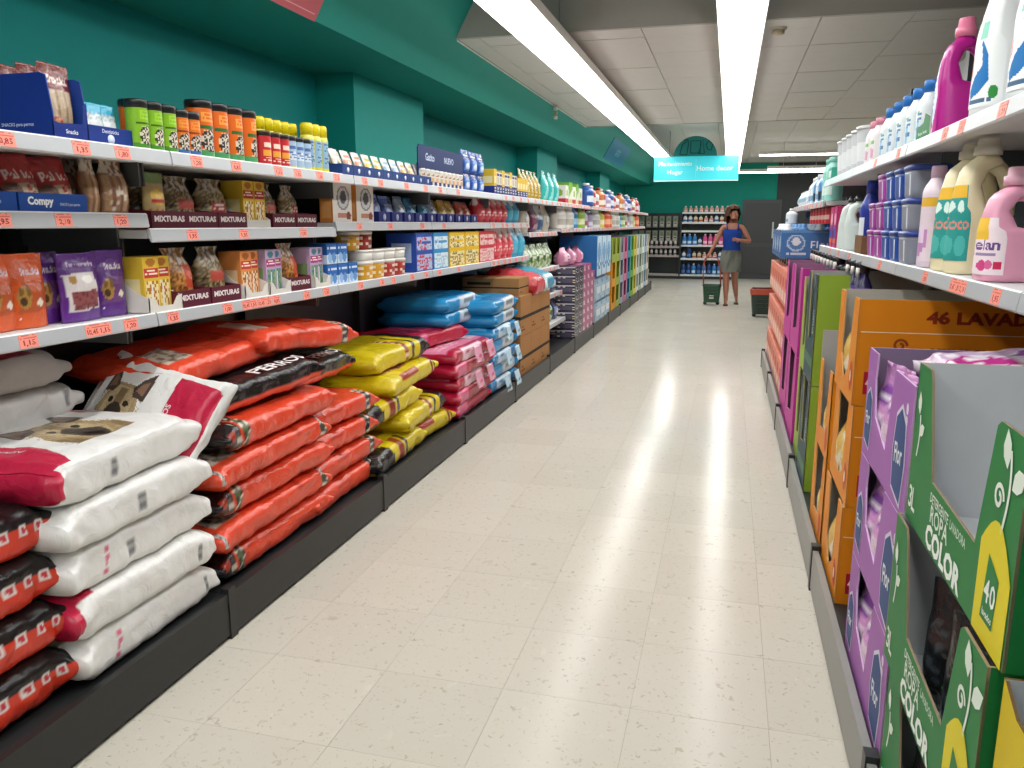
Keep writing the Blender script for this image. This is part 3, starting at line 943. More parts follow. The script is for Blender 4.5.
# crimson absorbent pad packs
def pad_print(base, light, white):
    return wrapt(paint(base, [('r', .05, .10, .95, .40, light), ('e', .3, .25, .08, .05, base), ('e', .6, .27, .1, .06, white), ('r', .72, .15, .9, .34, white), ('w', .1, .13, .5, .2, white, 2, 14),
                             ('r', .30, -.05, .62, .05, white), ('w', .32, -.03, .6, .03, base, 2, 12), ('r', .86, -.06, .97, .06, light)]))
pk = Sack('pink_pack', .80, .50, .105, pad_print('b8163c', 'e58fb0', 'f2d3df'), 110, 36, 60, .005, .05, power=7)
pk2 = Sack('red_pack', .80, .50, .105, wrapt(paint('b8163c', [('r', .45, .12, .85, .4, 'd9507a'), ('r', .1, -.05, .35, .05, 'd65f86')])), 111, 36, 60, .005, .05, power=7)
flap = pouch_mesh('carry_flap', .16, .12, .004, paint('eaa6c0', [('w', .2, .3, .8, .7, 'c53a67', 2, 8)]), 6, 6, 3, .006)
for i in range(5):
    kk = pk if i in (2, 4) else pk2
    pr = [P_('pack', kk.mesh, FILM)]
    if i in (2, 4):
        for dy in (-.02, .26):
            pr.append(P_('carry_flap', flap, FILMS, T_((.262, dy, .10)) @ Matrix.Rotation(PI * .92, 4, 'Y')))
    thing('training_pad_pack', pr, 'crimson plastic pad pack beside the blue ones, %s of the pile' % ('lowest', 'second from bottom', 'middle', 'fourth up', 'topmost')[i], 'pad pack',
          (-1.93 + .008 * (i % 2), 5.30 + .015 * (i % 3), DECK + .092 * i), 0, 'crimson pad packs', rot=Matrix.Rotation(.02 - .012 * i, 4, 'Z'))
thing('training_pad_pack', [P_('pack', pk2.mesh, FILM)], 'crimson pad pack lying loose at the back on top of the pile', 'pad pack', (-2.12, 5.18, DECK + .475), 0, 'crimson pad packs', rot=Matrix.Rotation(-.15, 4, 'Z'))
# blue pad packs
bp = Sack('blue_pack', .80, .52, .105, pad_print('1683bd', '58b4e0', 'cfe6f2'), 120, 36, 60, .005, .05, power=7)
bp2 = Sack('blue_pack_plain', .80, .52, .11, wrapt(paint('1b8ec9', [('r', .2, .2, .7, .35, '4aaede'), ('r', .42, -.06, .75, .06, 'd5e3ea'), ('w', .48, -.02, .7, .02, '7a8a92', 1, 14)])), 121, 36, 60, .006, .06, power=6)
flapb = pouch_mesh('carry_flap_blue', .15, .12, .004, paint('bfe2f2', [('w', .2, .3, .8, .7, '3a8fc0', 2, 8)]), 6, 6, 5, .006)
for i in range(7):
    kk = bp if i in (0, 2, 4) else bp2
    pr = [P_('pack', kk.mesh, FILM)]
    if i in (0, 2, 4):
        for dy in (-.05, .24):
            pr.append(P_('carry_flap', flapb, FILMS, T_((.272, dy, .10)) @ Matrix.Rotation(PI * .92, 4, 'Y')))
    thing('training_pad_pack', pr, 'blue plastic pad pack between crimson packs and brown cartons, %s from the deck' % ORD[i], 'pad pack',
          (-1.94 - .008 * (i % 2), 6.14 + .012 * (i % 3), DECK + .102 * i), 0, 'blue pad packs', rot=Matrix.Rotation(-.015 + .01 * i, 4, 'Z'))
for i in range(2):
    thing('training_pad_pack', [P_('pack', bp2.mesh, FILM)], 'blue pad pack at the shaded back behind the pile, %s one' % ('lower', 'upper')[i], 'pad pack', (-2.12, 5.62, DECK + .57 + .102 * i), 0, 'blue pad packs')
# brown cartons with black tape
def brown_carton(d, w, h):
    return [P_('box', box_mesh('brown_carton', d, w, h, {'F': paint('a5794a', [('r', 0, .40, 1, .52, '2b2622'), ('r', .49, 0, .51, 1, '7f5a35'), ('w', .1, .08, .4, .25, '6b4a2c', 2, 9)]),
            'N': paint('a5794a', [('r', 0, .42, 1, .52, '2b2622'), ('r', .1, .62, .5, .78, '2b2622')])}, 'a5794a', {'F': (14, 24), 'N': (12, 24)}), KRAFT),
            P_('lid_flap', slab(-d / 2 + .003, d / 2 - .003, -w / 2 + .003, -.003, h, h + .006, 'b3885a', 'lid_flap'), KRAFT),
            P_('lid_flap', slab(-d / 2 + .003, d / 2 - .003, .003, w / 2 - .003, h, h + .006, 'ad8254', 'lid_flap2'), KRAFT)]
bc = brown_carton(.5, .385, .34)
for j in range(3):
    for i in range(2):
        thing('cardboard_carton', bc, 'brown cardboard carton with black tape, %s, %s column after the blue packs' % (('lower', 'upper')[i], ORD[j]), 'carton', (-1.93, 6.76 + .39 * j, DECK + .35 * i), 0, 'brown taped cartons')
tp = brown_carton(.5, .36, .14)
thing('cardboard_carton', tp, 'low brown cardboard carton on the first taped column', 'carton', (-1.95, 6.76, DECK + .70), 0, 'brown taped cartons')
for j, (c, c2, nm) in enumerate((('b3232c', 'd9505a', 'red'), ('bfe0ea', '3f9fc0', 'pale blue'))):
    rl = Sack('soft_pack_%d' % j, .40, .50, .20, wrapt(paint(c, [('r', .1, .1, .9, .35, c2), ('r', .2, -.06, .8, .05, c2)])), 130 + j, 30, 50, .008, .08)
    thing('soft_pack', [P_('pack', rl.mesh, FILM)], '%s plastic pack slumped on top of the brown cartons' % nm, 'pack', (-1.90, 7.14 + .42 * j, DECK + .68), 0, 'packs on the brown cartons', rot=Matrix.Rotation(.2, 4, 'Y'))

# ================================================================== goods on the left shelves
ZT, ZM0, ZM1, ZM, ZL = 1.678, 1.481, 1.432, 1.458, 1.151
def pouch(name, w, h, t, f, seed=0, mat=None, **k):
    return [P_('bag', pouch_mesh(name, w, h, t, f, seed=seed, **k), mat or FILMS)]
def tub(name, r, h, f, lid, lh=.022, m=48, body_res=40):
    prof = [(r * .96, 0), (r, .006)] + [(r, .006 + (h - .012) * i / body_res) for i in range(1, body_res + 1)] + [(r * .97, h)]
    return [P_('body', lathe(name, prof, m, f), PLASTIC), P_('lid', lathe(name + '_lid', [(r * 1.03, h - .004), (r * 1.04, h + lh * .7), (r * .98, h + lh), (r * .4, h + lh + .001)], m, col=lid), PLASTIC)]
def can(name, r, h, f, cap, ch=.05, m=20):
    n = 20
    prof = [(r * .94, 0), (r, .005)] + [(r, .005 + (h - .02) * i / n) for i in range(1, n + 1)] + [(r * .85, h)]
    return [P_('body', lathe(name, prof, m, f), METALP), P_('cap', lathe(name + '_cap', [(r * .86, h - .002), (r * .88, h + ch * .8), (r * .75, h + ch), (r * .2, h + ch)], m, col=cap), PLASTIC)]
def wrap_front(f):
    """turn a face print (u,v) into a print for a turned body whose front is +x (t=0): half the girth shows"""
    def g(s, t):
        d = t if t < .5 else t - 1
        return f(.5 + d * 2, s)
    return g

# --- top shelf: blue display carton of stick bags
def blue_carton():
    d, w, h = .36, .125, .175
    B = '16307f'
    sd = [(0, 0), (d, 0), (d, .07), (d - .012, h * .96), (d - .03, h), (0, h)]
    pr = []
    pr.append(P_('front_panel', panel_mesh('bc_front', [(0, 0), (w, 0), (w, .11), (w - .012, .10), (w - .02, .05), (.02, .045), (0, .05)], .004, B, '22408f'), CARD, frame((d / 2, -w / 2, 0), (0, 1, 0), (0, 0, 1)),
                 [('lettering', lettering('Snacks', .012, 'dfe6f5'), CARD, frame((.062, .025, .0012), (1, 0, 0), (0, 1, 0)))]))
    pr.append(P_('side_panel', panel_mesh('bc_side', sd, .004, B, '22408f'), CARD, frame((-d / 2, -w / 2, 0), (1, 0, 0), (0, 0, 1)),
                 [('lettering', lettering('SNACKS para perros', .012, 'c3cdea'), CARD, frame((.24, .04, .0012), (1, 0, 0), (0, 1, 0)))]))
    pr.append(P_('side_panel', panel_mesh('bc_side2', [(d - x, y) for x, y in sd][::-1], .004, B, '22408f'), CARD, frame((d / 2, w / 2, 0), (-1, 0, 0), (0, 0, 1))))
    pr.append(P_('back_panel', panel_mesh('bc_back', [(0, 0), (w, 0), (w, h), (0, h)], .004, B, '22408f'), CARD, frame((-d / 2, w / 2, 0), (0, -1, 0), (0, 0, 1))))
    pr.append(P_('bottom_panel', slab(-d / 2, d / 2, -w / 2, w / 2, .001, .004, '22408f', 'bc_bottom'), CARD))
    return pr
thing('display_carton', blue_carton(), 'tall blue display carton holding brown stick bags on the top shelf', 'carton', (-1.975, 1.94, ZT))
stick_f = paint('6d2a24', [('r', .1, .08, .9, .66, '9b8266'), ('r', .14, .1, .3, .64, 'c4b096'), ('r', .4, .1, .55, .64, 'b5a084'), ('r', .66, .1, .8, .64, 'bda98c'), ('t', 'Sticks', .15, .74, .85, .84, 'e8d8cf'), ('e', .28, .2, .16, .1, 'b5502f'), ('e', .28, .2, .1, .06, 'd9a07a')])
stick = pouch('stick_bag', .115, .20, .045, stick_f, 3, nu=24, nv=36)
for i, (dx, dy, rz) in enumerate(((.135, .0, .05), (.07, .0, -.05), (.0, .0, .02), (-.08, .0, .06))):
    thing('treat_pouch', stick, 'brown stick treat bag in the tall blue carton, %s' % ('front one showing its sticks', 'just behind the front one', 'third from the front', 'rearmost of four')[i], 'treat pouch',
          (-1.975 + dx, 1.94 + dy, ZT + .006), rz, 'stick bags in the blue carton')
lowtray = [P_('tray', tray_mesh('low_blue_tray', .26, .185, .055, .075, '1b3583', '22408f'), CARD), P_('lettering', lettering('Dentisticks', .011, 'c9d4ef'), CARD, frame((.1312, .0, .042), (0, 1, 0), (0, 0, 1))),
           P_('emblem', lathe('emblem', [(.014, 0), (.014, .0006)], 20, col='cdd8f0'), CARD, frame((.1306, 0, .02), (0, 1, 0), (0, 0, 1)))]
thing('display_tray', lowtray, 'low blue tray of white and turquoise treat bags on the top shelf', 'tray', (-1.935, 2.10, ZT))
wt = pouch('white_treat_bag', .08, .115, .045, paint('d8e2e6', [('r', 0, .75, 1, 1, '37a9c9'), ('s', .05, .1, .95, .75, 'a9b8bd', .35, 14), ('r', .2, .3, .8, .55, 'eef3f4')]), 5)
for i in range(6):
    thing('treat_pouch', wt, 'white and turquoise treat bag in the low blue tray, %s of six' % ORD[i], 'treat pouch', (-1.87 - .07 * (i // 3), 2.045 + .055 * (i % 3), ZT + .012), random.uniform(-.15, .15), 'treat bags in the low tray')
# --- black-lidded tubs
def tub_f(main, accent, low, dark):
    return wrap_front(paint(main, [('r', 0, .02, 1, .16, low), ('e', .5, .34, .3, .22, '2e2a27'), ('s', .2, .14, .8, .54, 'd9d0c0', .4, 22), ('r', .12, .58, .88, .64, dark), ('r', .25, .7, .75, .9, accent), ('w', .28, .72, .72, .88, main, 2, 8), ('r', .0, .0, 1, .03, 'e8e8e8')]))
tg = tub('green_tub', .033, .13, tub_f('83b81f', '9ccc3a', '4a8f2c', '3a5a12'), '1b1c1e')
to = tub('small_orange_tub', .031, .125, tub_f('e0731c', 'ee9440', '3f6fb0', '7a3510'), '1b1c1e')
tb = tub('orange_tub', .045, .172, tub_f('df6a16', 'f0a24f', '4c9b62', '2f6a35'), '17181a', .024)
for i in range(3):
    thing('treat_tub', tg, 'lime green treat tub with black lid on the top shelf, %s of three' % ORD[i], 'tub', (-1.81, 2.225 + .068 * i, ZT), .2, 'lime green tubs')
for i in range(2):
    thing('treat_tub', to, 'small orange treat tub with black lid, %s one after the lime tubs' % ORD[i], 'tub', (-1.81, 2.427 + .062 * i, ZT), -.1, 'small orange tubs')
for i in range(4):
    thing('treat_tub', tb, 'large orange treat tub with black lid on the top shelf, %s of four' % ORD[i], 'tub', (-1.825, 2.56 + .092 * i, ZT), .15 * i, 'large orange tubs')
for i in range(2):
    thing('treat_tub', tb, 'large orange tub half hidden behind the lime ones, %s' % ('near one', 'far one')[i], 'tub', (-1.93, 2.36 + .11 * i, ZT), .5, 'large orange tubs behind', scale=(1, 1, .88))
# --- aerosol cans
rc = tub('red_can', .034, .115, wrap_front(paint('c3262c', [('r', .2, .3, .8, .5, 'e8a53a'), ('r', .25, .6, .75, .75, 'f0d9c8'), ('r', 0, 0, 1, .06, 'cfd2d4'), ('w', .2, .12, .8, .26, 'f0d9c8', 2, 7)])), '2a1a1c', .015)
lc = tub('pale_blue_can', .031, .115, wrap_front(paint('a9c3dd', [('r', .2, .3, .8, .6, 'd9e4ef'), ('w', .22, .32, .78, .58, '5b7fb5', 3, 7), ('r', .2, .68, .8, .8, '4d6fae'), ('r', 0, 0, 1, .1, 'c9cfa0')])), '23252c', .015)
yc = can('yellow_can', .031, .155, wrap_front(paint('d8cf3a', [('r', .25, .1, .75, .85, '8fb6cf'), ('w', .3, .2, .7, .8, '4a6fa5', 8, 4), ('r', .0, .88, 1, 1, 'e2dc6a')])), 'e3cf10', .05)
for i in range(3):
    thing('treat_tub', rc, 'small red tin with dark lid on the top shelf, %s of three' % ORD[i], 'tin', (-1.80, 2.915 + .07 * i, ZT), 0, 'red tins')
for i in range(3):
    thing('spray_can', lc, 'pale blue can beside the red tins, %s of three' % ORD[i], 'can', (-1.80, 3.115 + .063 * i, ZT), 0, 'pale blue cans')
for i in range(3):
    thing('spray_can', yc, 'tall yellow-capped spray can at the shelf front, %s of three' % ORD[i], 'spray can', (-1.815, 3.30 + .065 * i, ZT), 0, 'yellow spray cans')
for i in range(6):
    thing('spray_can', yc, 'tall yellow-capped spray can in the back row behind the tins, %s of six' % ORD[i], 'spray can', (-1.90, 2.99 + .065 * i, ZT), 0, 'yellow spray cans')
gb = pouch('grey_bag', .11, .09, .05, paint('8f9496', [('s', 0, 0, 1, 1, 'd6dadc', .3, 9)]), 12, gather=.3)
thing('treat_pouch', gb, 'small crumpled grey bag behind the end of the yellow cans', 'pouch', (-1.93, 3.56, ZT))
# --- sachet trays
sach = {}
for nm, a, b in (('cream', 'd9cdb5', '3d3a3a'), ('salmon', 'd98a6a', 'f0e0cf'), ('yellow', 'e0bb3a', 'f3e6b5'), ('sky', '8fb8d0', 'f0f4f6'), ('amber', 'dba64a', 'f0dfc0')):
    sach[nm] = pouch('sachet_' + nm, .09, .125, .02, paint('e9e6df', [('r', .1, .12, .9, .6, a), ('e', .5, .35, .22, .16, b), ('r', .15, .7, .85, .85, a)]), 4, nu=10, nv=14)
st = [P_('tray', tray_mesh('sachet_tray', .16, .115, .05, .05, '24407f', '2d4c92'), CARD), P_('emblem', lathe('emblem_s', [(.012, 0), (.012, .0006)], 16, col='dbe4f5'), CARD, frame((.0806, 0, .024), (0, 1, 0), (0, 0, 1)))]
for i, nm in enumerate(['cream', 'salmon', 'salmon', 'yellow', 'yellow', 'sky', 'sky', 'amber', 'amber', 'cream']):
    y = 3.59 + .118 * i
    thing('display_tray', st, 'small navy sachet tray on the top shelf, %s of ten after the yellow cans' % ORD[i], 'tray', (-1.845, y, ZT), 0, 'navy sachet trays')
    for q in range(2):
        thing('food_sachet', sach[nm], '%s pet food sachet in the %s navy tray, %s' % (nm, ORD[i], ('front', 'behind')[q]), 'sachet', (-1.805 - .05 * q, y, ZT + .006), random.uniform(-.08, .08), 'sachets in navy trays',
              rot=Matrix.Rotation(-.35, 4, 'Y'))
# --- navy header display with white tubes
hd = [P_('header_panel', panel_mesh('header', [(0, .02), (.02, 0), (.82, 0), (.84, .02), (.84, .12), (.82, .14), (.02, .14), (0, .12)], .006, '142a5e'), CARD, frame((.09, -.42, .10), (0, 1, 0), (0, 0, 1)),
      [('lettering', lettering('Gatito', .045, 'c9d6f0'), CARD, frame((.2, .075, .0012), (1, 0, 0), (0, 1, 0))), ('lettering', lettering('NUEVO', .04, 'c9d6f0'), CARD, frame((.55, .075, .0012), (1, 0, 0), (0, 1, 0)))]),
      P_('tray', tray_mesh('header_tray', .2, .84, .03, .14, '1a3370'), CARD)] + [P_('post', slab(.08, .088, -.42 + .82 * k, -.40 + .82 * k, 0, .13, '1a3370', 'post%d' % k), CARD) for k in (0, 1)]
thing('display_stand', hd, 'navy counter display with a printed header over white tubes', 'display', (-1.90, 5.03, ZT))
wtb = tub('white_tube', .03, .085, wrap_front(paint('e8e2d6', [('r', .2, .2, .8, .55, 'd8b08a'), ('w', .25, .62, .75, .85, 'a07a5a', 2, 6)])), 'f2efe8', .012, 16, 10)
for i in range(10):
    thing('treat_tub', wtb, 'small white tube under the navy header, %s of ten' % ORD[i], 'tube', (-1.825, 4.68 + .08 * i, ZT + .005), 0, 'white tubes')
blueb = pouch('blue_bag', .17, .20, .07, paint('1d4a9a', [('r', .15, .15, .85, .5, '6a9ad8'), ('e', .5, .3, .25, .14, 'd8e6f5'), ('r', .1, .62, .9, .8, '12357c'), ('w', .15, .64, .85, .78, 'e8eef8', 1, 7)]), 8)
for i in range(3):
    for z in range(2):
        thing('treat_pouch', blueb, 'glossy royal blue bag beside the navy display, %s row, %s' % (('lower', 'upper')[z], ORD[i]), 'pouch', (-1.86, 5.62 + .175 * i, ZT + .13 * z), 0, 'royal blue bags', scale=(1, 1, .8))
# --- after that: boxes and bags further along the top shelf
def pbox(name, d, w, h, base, sh, nsh=None, res=(14, 18), mat=None):
    return [P_('box', box_mesh(name, d, w, h, {'F': paint(base, sh), 'N': paint(base, nsh or sh[:2])}, base, {'F': res, 'N': (8, res[1])}), mat or CARD)]
nb = pbox('navy_white_box', .10, .075, .17, 'd8d5cc', [('r', 0, 0, 1, .42, '20327a'), ('r', .2, .5, .8, .75, 'b5b0a2'), ('r', .1, .86, .9, .95, '20327a'), ('w', .15, .1, .85, .35, 'd8d5cc', 3, 6)])
nby = pbox('navy_yellow_box', .10, .075, .19, 'd9b637', [('r', 0, 0, 1, .35, '20327a'), ('r', .15, .45, .85, .7, 'e9dca8'), ('w', .2, .08, .8, .3, 'e8e0c0', 2, 6)])
for i in range(9):
    thing('food_box', nb if i % 3 else nby, 'slim %s pet food box past the blue bags, %s of nine' % ('navy and white' if i % 3 else 'navy and yellow', ORD[i]), 'box', (-1.83, 6.16 + .078 * i, ZT), 0, 'slim navy boxes')
for i in range(4):
    thing('food_box', nby, 'navy and yellow pet food box ahead of the gold bags, %s of four' % ORD[i], 'box', (-1.83, 6.885 + .095 * i, ZT), 0, 'navy yellow boxes', scale=(1, 1.2, .85))
gold = pouch('gold_bag', .17, .27, .08, paint('a98a2a', [('p', [(0, .7), (.5, 1), (1, .75), (1, 1), (0, 1)], '5f7a2a'), ('r', .2, .25, .8, .55, 'd9c27a'), ('e', .5, .38, .2, .12, '6b4f1c'), ('w', .2, .1, .8, .2, 'efe3b5', 2, 8)]), 9)
for i in range(5):
    thing('food_bag', gold, 'gold pet food bag leaning on the top shelf, %s of five' % ORD[i], 'pet food', (-1.86, 7.33 + .15 * i, ZT), .1, 'gold food bags', rot=Matrix.Rotation(-.12, 4, 'Y') @ Matrix.Rotation(.1, 4, 'Z'))
tealb = pouch('teal_bag', .26, .30, .10, paint('33b3ad', [('p', [(.1, .1), (.9, .1), (.7, .5), (.3, .5)], '8fdcd5'), ('e', .5, .62, .25, .1, 'e8f5f2'), ('r', 0, .86, 1, 1, '1d918d')]), 10)
for i in range(3):
    thing('food_bag', tealb, 'turquoise bag on the top shelf after the gold bags, %s of three' % ORD[i], 'pet food', (-1.87, 8.22 + .27 * i, ZT), .08, 'turquoise bags')
def row(name, protos, n, x, y0, step, z, label, cat, group, names=None, jit=0.0, scales=None):
    for i in range(n):
        k = i % len(protos)
        lab = label.format(o=ORD[i] if i < 20 else str(i), n=(names[k] if names else ''))
        thing(name, protos[k], lab, cat, (x + random.uniform(-jit, jit), y0 + step * i, z), random.uniform(-.05, .05), group, scale=scales[i % len(scales)] if scales else None)
def bottle(name, r, h, body, sh, cap, ry=None, ch=.03, neck=.4, shoulder=.72, m=20, power=2.6):
    """a bottle whose front is +x: rounded body, shoulder, neck and a cap as its own part"""
    ry = ry or r
    f = paint(body, sh)
    def g(s, t):
        d = t if t < .5 else t - 1
        return f(.5 + d * 2.2, min(1, s / shoulder))
    n = 16
    secs = [(0, 0, 0, r * .93, ry * .93, power), (.006, 0, 0, r, ry, power)]
    hs = h * shoulder
    secs += [(.006 + (hs - .006) * i / n, 0, 0, r, ry, power) for i in range(1, n + 1)]
    secs += [(h * (shoulder + (1 - shoulder) * q), 0, 0, r * (1 - (1 - neck) * w), ry * (1 - (1 - neck * r / ry) * w), power + (2 - power) * w) for q, w in ((.25, .12), (.5, .4), (.75, .78), (.9, .97), (1, 1))]
    return [P_('body', loft(name, secs, m, g, crisp=True), PLASTIC),
            P_('cap', lathe(name + '_cap', [(r * neck * 1.12, h - .004), (r * neck * 1.14, h + ch * .85), (r * neck, h + ch), (r * neck * .3, h + ch)], 16, col=cap), PLASTIC)]
far_a = pbox('white_red_box', .14, .18, .2, 'e4e2dc', [('r', 0, 0, 1, .3, 'c0303a'), ('e', .5, .6, .25, .2, '9ab04a')])
far_b = pbox('green_white_box', .14, .18, .24, 'd9dfc8', [('p', [(0, .3), (1, .7), (1, 1), (0, 1)], '7db43a'), ('r', .1, .08, .9, .22, 'd0c070')])
far_c = bottle('blue_white_bottle', .06, .26, '24549a', [('r', .1, .3, .9, .7, 'dfe8f2')], 'f0f0f0')
far_d = bottle('red_bottle', .045, .22, 'b8434a', [('r', .1, .3, .9, .7, 'e8dcd8')], 'e8e4e0')
far_e = bottle('white_bottle', .045, .22, 'dedcd8', [('r', .1, .2, .9, .6, 'b55a6a')], 'c8505a')
far_f = bottle('amber_bottle', .05, .25, 'c27a4a', [('r', .1, .2, .9, .6, 'f0e4d4')], '8a3a2a')
far_g = bottle('mauve_bottle', .045, .2, 'b9a5c8', [('r', .1, .2, .9, .6, 'efe9f2')], 'f2f2f2')
row('food_box', [far_a, far_b], 5, -1.87, 9.15, .22, ZT, 'white box with {n} print high on the shelf past the turquoise bags, {o}', 'box', 'boxes past the turquoise bags', ['red', 'green'])
row('bottle', [far_c, far_d, far_e, far_f, far_d, far_g], 18, -1.85, 10.6, .36, ZT, '{n} bottle far along the top shelf, {o} past the boxes', 'bottle', 'bottles far along the top shelf', ['blue', 'red', 'white', 'amber', 'dark red', 'mauve'], .02, [(1.6, 2.6, 1), (1.6, 2.6, 1.1), (1.6, 2.6, .9)])

# ------------------------------------------------------------------ middle shelf
cb = lambda w, word: [P_('tray', tray_mesh('compy_tray_%g' % w, .2, w, .055, .07, '1f4c9c', '2a58a8'), CARD)] + ([P_('lettering', lettering('Compy', .03, 'f2f5fa'), CARD, frame((.1012, -.05, .03), (0, 1, 0), (0, 0, 1))),
      P_('lettering', lettering('SNACKS para perros', .011, 'c9d6ee', .075), CARD, frame((.1012, .055, .024), (0, 1, 0), (0, 0, 1)))] if word else [P_('lettering', lettering('Snacks', .011, 'c9d6ee'), CARD, frame((.1012, .03, .03), (0, 1, 0), (0, 0, 1)))])
thing('display_tray', cb(.245, True), 'blue tray lettered in white with red treat bags on the middle shelf', 'tray', (-1.985, 1.945, ZM0))
thing('display_tray', cb(.20, False), 'blue tray with a gold bag at the near end of the middle shelf', 'tray', (-1.985, 1.715, ZM0))
redp = pouch('red_treat_bag', .135, .155, .055, paint('b3262c', [('s', .05, .02, .95, .42, 'c8ab82', .7, 16), ('r', .05, .02, .95, .1, '9c7a4f'), ('e', .2, .3, .2, .16, '6a3c28'), ('t', 'Palitos', .12, .52, .9, .68, 'f1dcd8'), ('r', 0, .93, 1, 1, '8d1b22')]), 21, nu=26, nv=34)
for i in range(4):
    thing('treat_pouch', redp, 'red treat bag in the lettered blue tray, %s' % ('front near one', 'front far one', 'back near one', 'back far one')[i], 'treat pouch',
          (-1.935 - .07 * (i // 2), 1.885 + .125 * (i % 2), ZM0 + .012), .12, 'red treat bags', rot=Matrix.Rotation(.1, 4, 'X') @ Matrix.Rotation(-.18, 4, 'Y'))
goldp = pouch('gold_treat_bag', .12, .12, .05, paint('b58a3a', [('s', 0, 0, 1, 1, '8a6524', .4, 12), ('r', .2, .3, .8, .6, 'e2c88a')]), 22)
thing('treat_pouch', goldp, 'gold foil treat bag in the near blue tray', 'treat pouch', (-1.94, 1.745, ZM0 + .012))
def seeds(base, a, b, cells=26, label=None):
    sh = [('s', 0, 0, 1, 1, a, .38, cells), ('s', 0, 0, 1, 1, b, .25, cells + 7), ('s', 0, .7, 1, 1, 'c9c4bb', .4, 12)]
    return paint(base, sh + (label or []))
brown1 = pouch('brown_stick_bag', .07, .165, .05, paint('8f6a4c', [('r', .2, .05, .32, .8, 'b58d68'), ('r', .5, .05, .62, .8, 'c29c78'), ('r', .75, .05, .85, .8, '74523a'), ('s', 0, .75, 1, 1, 'c9bfb0', .4, 10)]), 23, gather=.25)
brown2 = pouch('clear_bag', .13, .17, .07, paint('8a5f42', [('r', .1, .05, .22, .7, 'b58d68'), ('r', .35, .05, .47, .72, 'a97d58'), ('r', .6, .05, .7, .7, 'c29c78'), ('s', .1, .05, .9, .5, 'e2d5c5', .18, 12), ('s', 0, .7, 1, 1, 'd0c4b3', .5, 10)]), 24, gather=.3, nu=20, nv=26)
birdp = pouch('bird_seed_pack', .09, .155, .045, paint('b8a06a', [('r', .05, .02, .95, .3, '7a8f3a'), ('s', .05, .02, .95, .35, 'c65a2a', .35, 12), ('e', .5, .55, .35, .14, 'e2b93a'), ('r', .2, .44, .8, .52, 'b5262c'), ('r', 0, .8, 1, 1, '6f8a4a')]), 25, nu=20, nv=28)
thing('treat_pouch', brown1, 'narrow clear bag of pale brown sticks after the red bags', 'treat pouch', (-1.925, 2.12, ZM0))
thing('treat_pouch', brown2, 'clear gathered bag of thick brown chews', 'treat pouch', (-1.93, 2.225, ZM0))
thing('treat_pouch', brown2, 'clear gathered bag of brown chews behind the first one', 'treat pouch', (-2.03, 2.18, ZM0))
thing('seed_pack', birdp, 'upright bird food pack with yellow oval at the shelf step', 'seed pack', (-1.925, 2.415, ZM1 + .006), scale=(.9, 1.2, 1.2))
def mix_tray(w, n=1, h=.062):
    pr = [P_('tray', tray_mesh('mix_tray_%g_%g' % (w, h), .18, w, h, h + .015, '5c1f30', '6b2a3a'), CARD)]
    for k in range(n):
        pr.append(P_('lettering', lettering('MIXTURAS', .021, 'ece0df', w / n * .86), CARD, frame((.0912, -w / 2 + w / n * (k + .5), h * .58), (0, 1, 0), (0, 0, 1))))
    return pr
mt2, mt1 = mix_tray(.37, 2), mix_tray(.19)
seed_bags = [pouch('seed_bag_%d' % i, .125, .185, .075, seeds(a, b, c, 24, lb), 30 + i, gather=.35, nu=20, nv=26) for i, (a, b, c, lb) in enumerate((
    ('7a6a4c', 'b09a6a', '4a3a28', [('r', .3, .35, .9, .55, 'c04a3a')]), ('8f7f5c', 'c8b585', '5a4830', [('r', .35, .3, .75, .5, 'b33a35'), ('w', .38, .33, .72, .48, 'f0e0d8', 2, 5)]),
    ('5c4630', '8f6f48', '3a2a1c', []), ('9a6a34', 'd08a3a', '6b4420', [('r', .55, .3, .9, .7, 'c84a2a')])))]
def mixgroup(y, n, z, w, which, lab, tall=1.0):
    thing('display_tray', mt2 if n == 2 else mt1, 'maroon lettered seed tray, %s' % lab, 'tray', (-1.985, y, z), 0, 'maroon seed trays')
    for i in range(n):
        thing('seed_bag', seed_bags[which[i]], 'clear bag of mixed seed in the maroon tray %s%s' % (lab.replace('on the', 'of the'), '' if n == 1 else (', near one', ', far one')[i]), 'seed bag',
              (-2.0, y + (0 if n == 1 else (-.088, .088)[i]), z + .006), random.uniform(-.2, .2), 'seed bags in maroon trays', scale=(1.1, 1.35, tall))
mixgroup(2.545, 2, ZM1, .25, (2, 0), 'first on the middle shelf')
mixgroup(2.83, 1, ZM1, .17, (1,), 'second on the middle shelf')
mixgroup(3.215, 1, ZM1, .17, (0,), 'third on the middle shelf')
mixgroup(3.41, 1, ZM1, .17, (1,), 'fourth on the middle shelf')
def stickbox(name, a, b, c):
    return [P_('box', box_mesh(name, .10, .078, .185, {'F': paint(a, [('r', .08, .05, .92, .55, b), ('s', .1, .05, .9, .55, c, .45, 12), ('r', .44, .05, .56, .5, 'e8e2d8'), ('r', .05, .62, .95, .78, 'c03a35' if a != 'b8a0c0' else 'a8307a'), ('w', .1, .64, .9, .76, 'f5e8d0', 2, 6), ('e', .5, .9, .3, .07, c)]),
            'N': paint(a, [('r', .2, .1, .8, .6, b)])}, a, {'F': (20, 34), 'N': (6, 10)}), CARD)]
sbx = {'yellow': stickbox('stick_box_yellow', 'd9b53a', 'e8d9a0', 'b0702a'), 'pink': stickbox('stick_box_pink', 'b8a0c0', '7fa06a', '3f7a8a'), 'amber': stickbox('stick_box_amber', 'd98a4a', 'e8c9a0', 'a05a2a')}
wtray = lambda w: [P_('tray', tray_mesh('white_tray_%g' % w, .15, w, .035, .12, 'e2ded6'), CARD)]
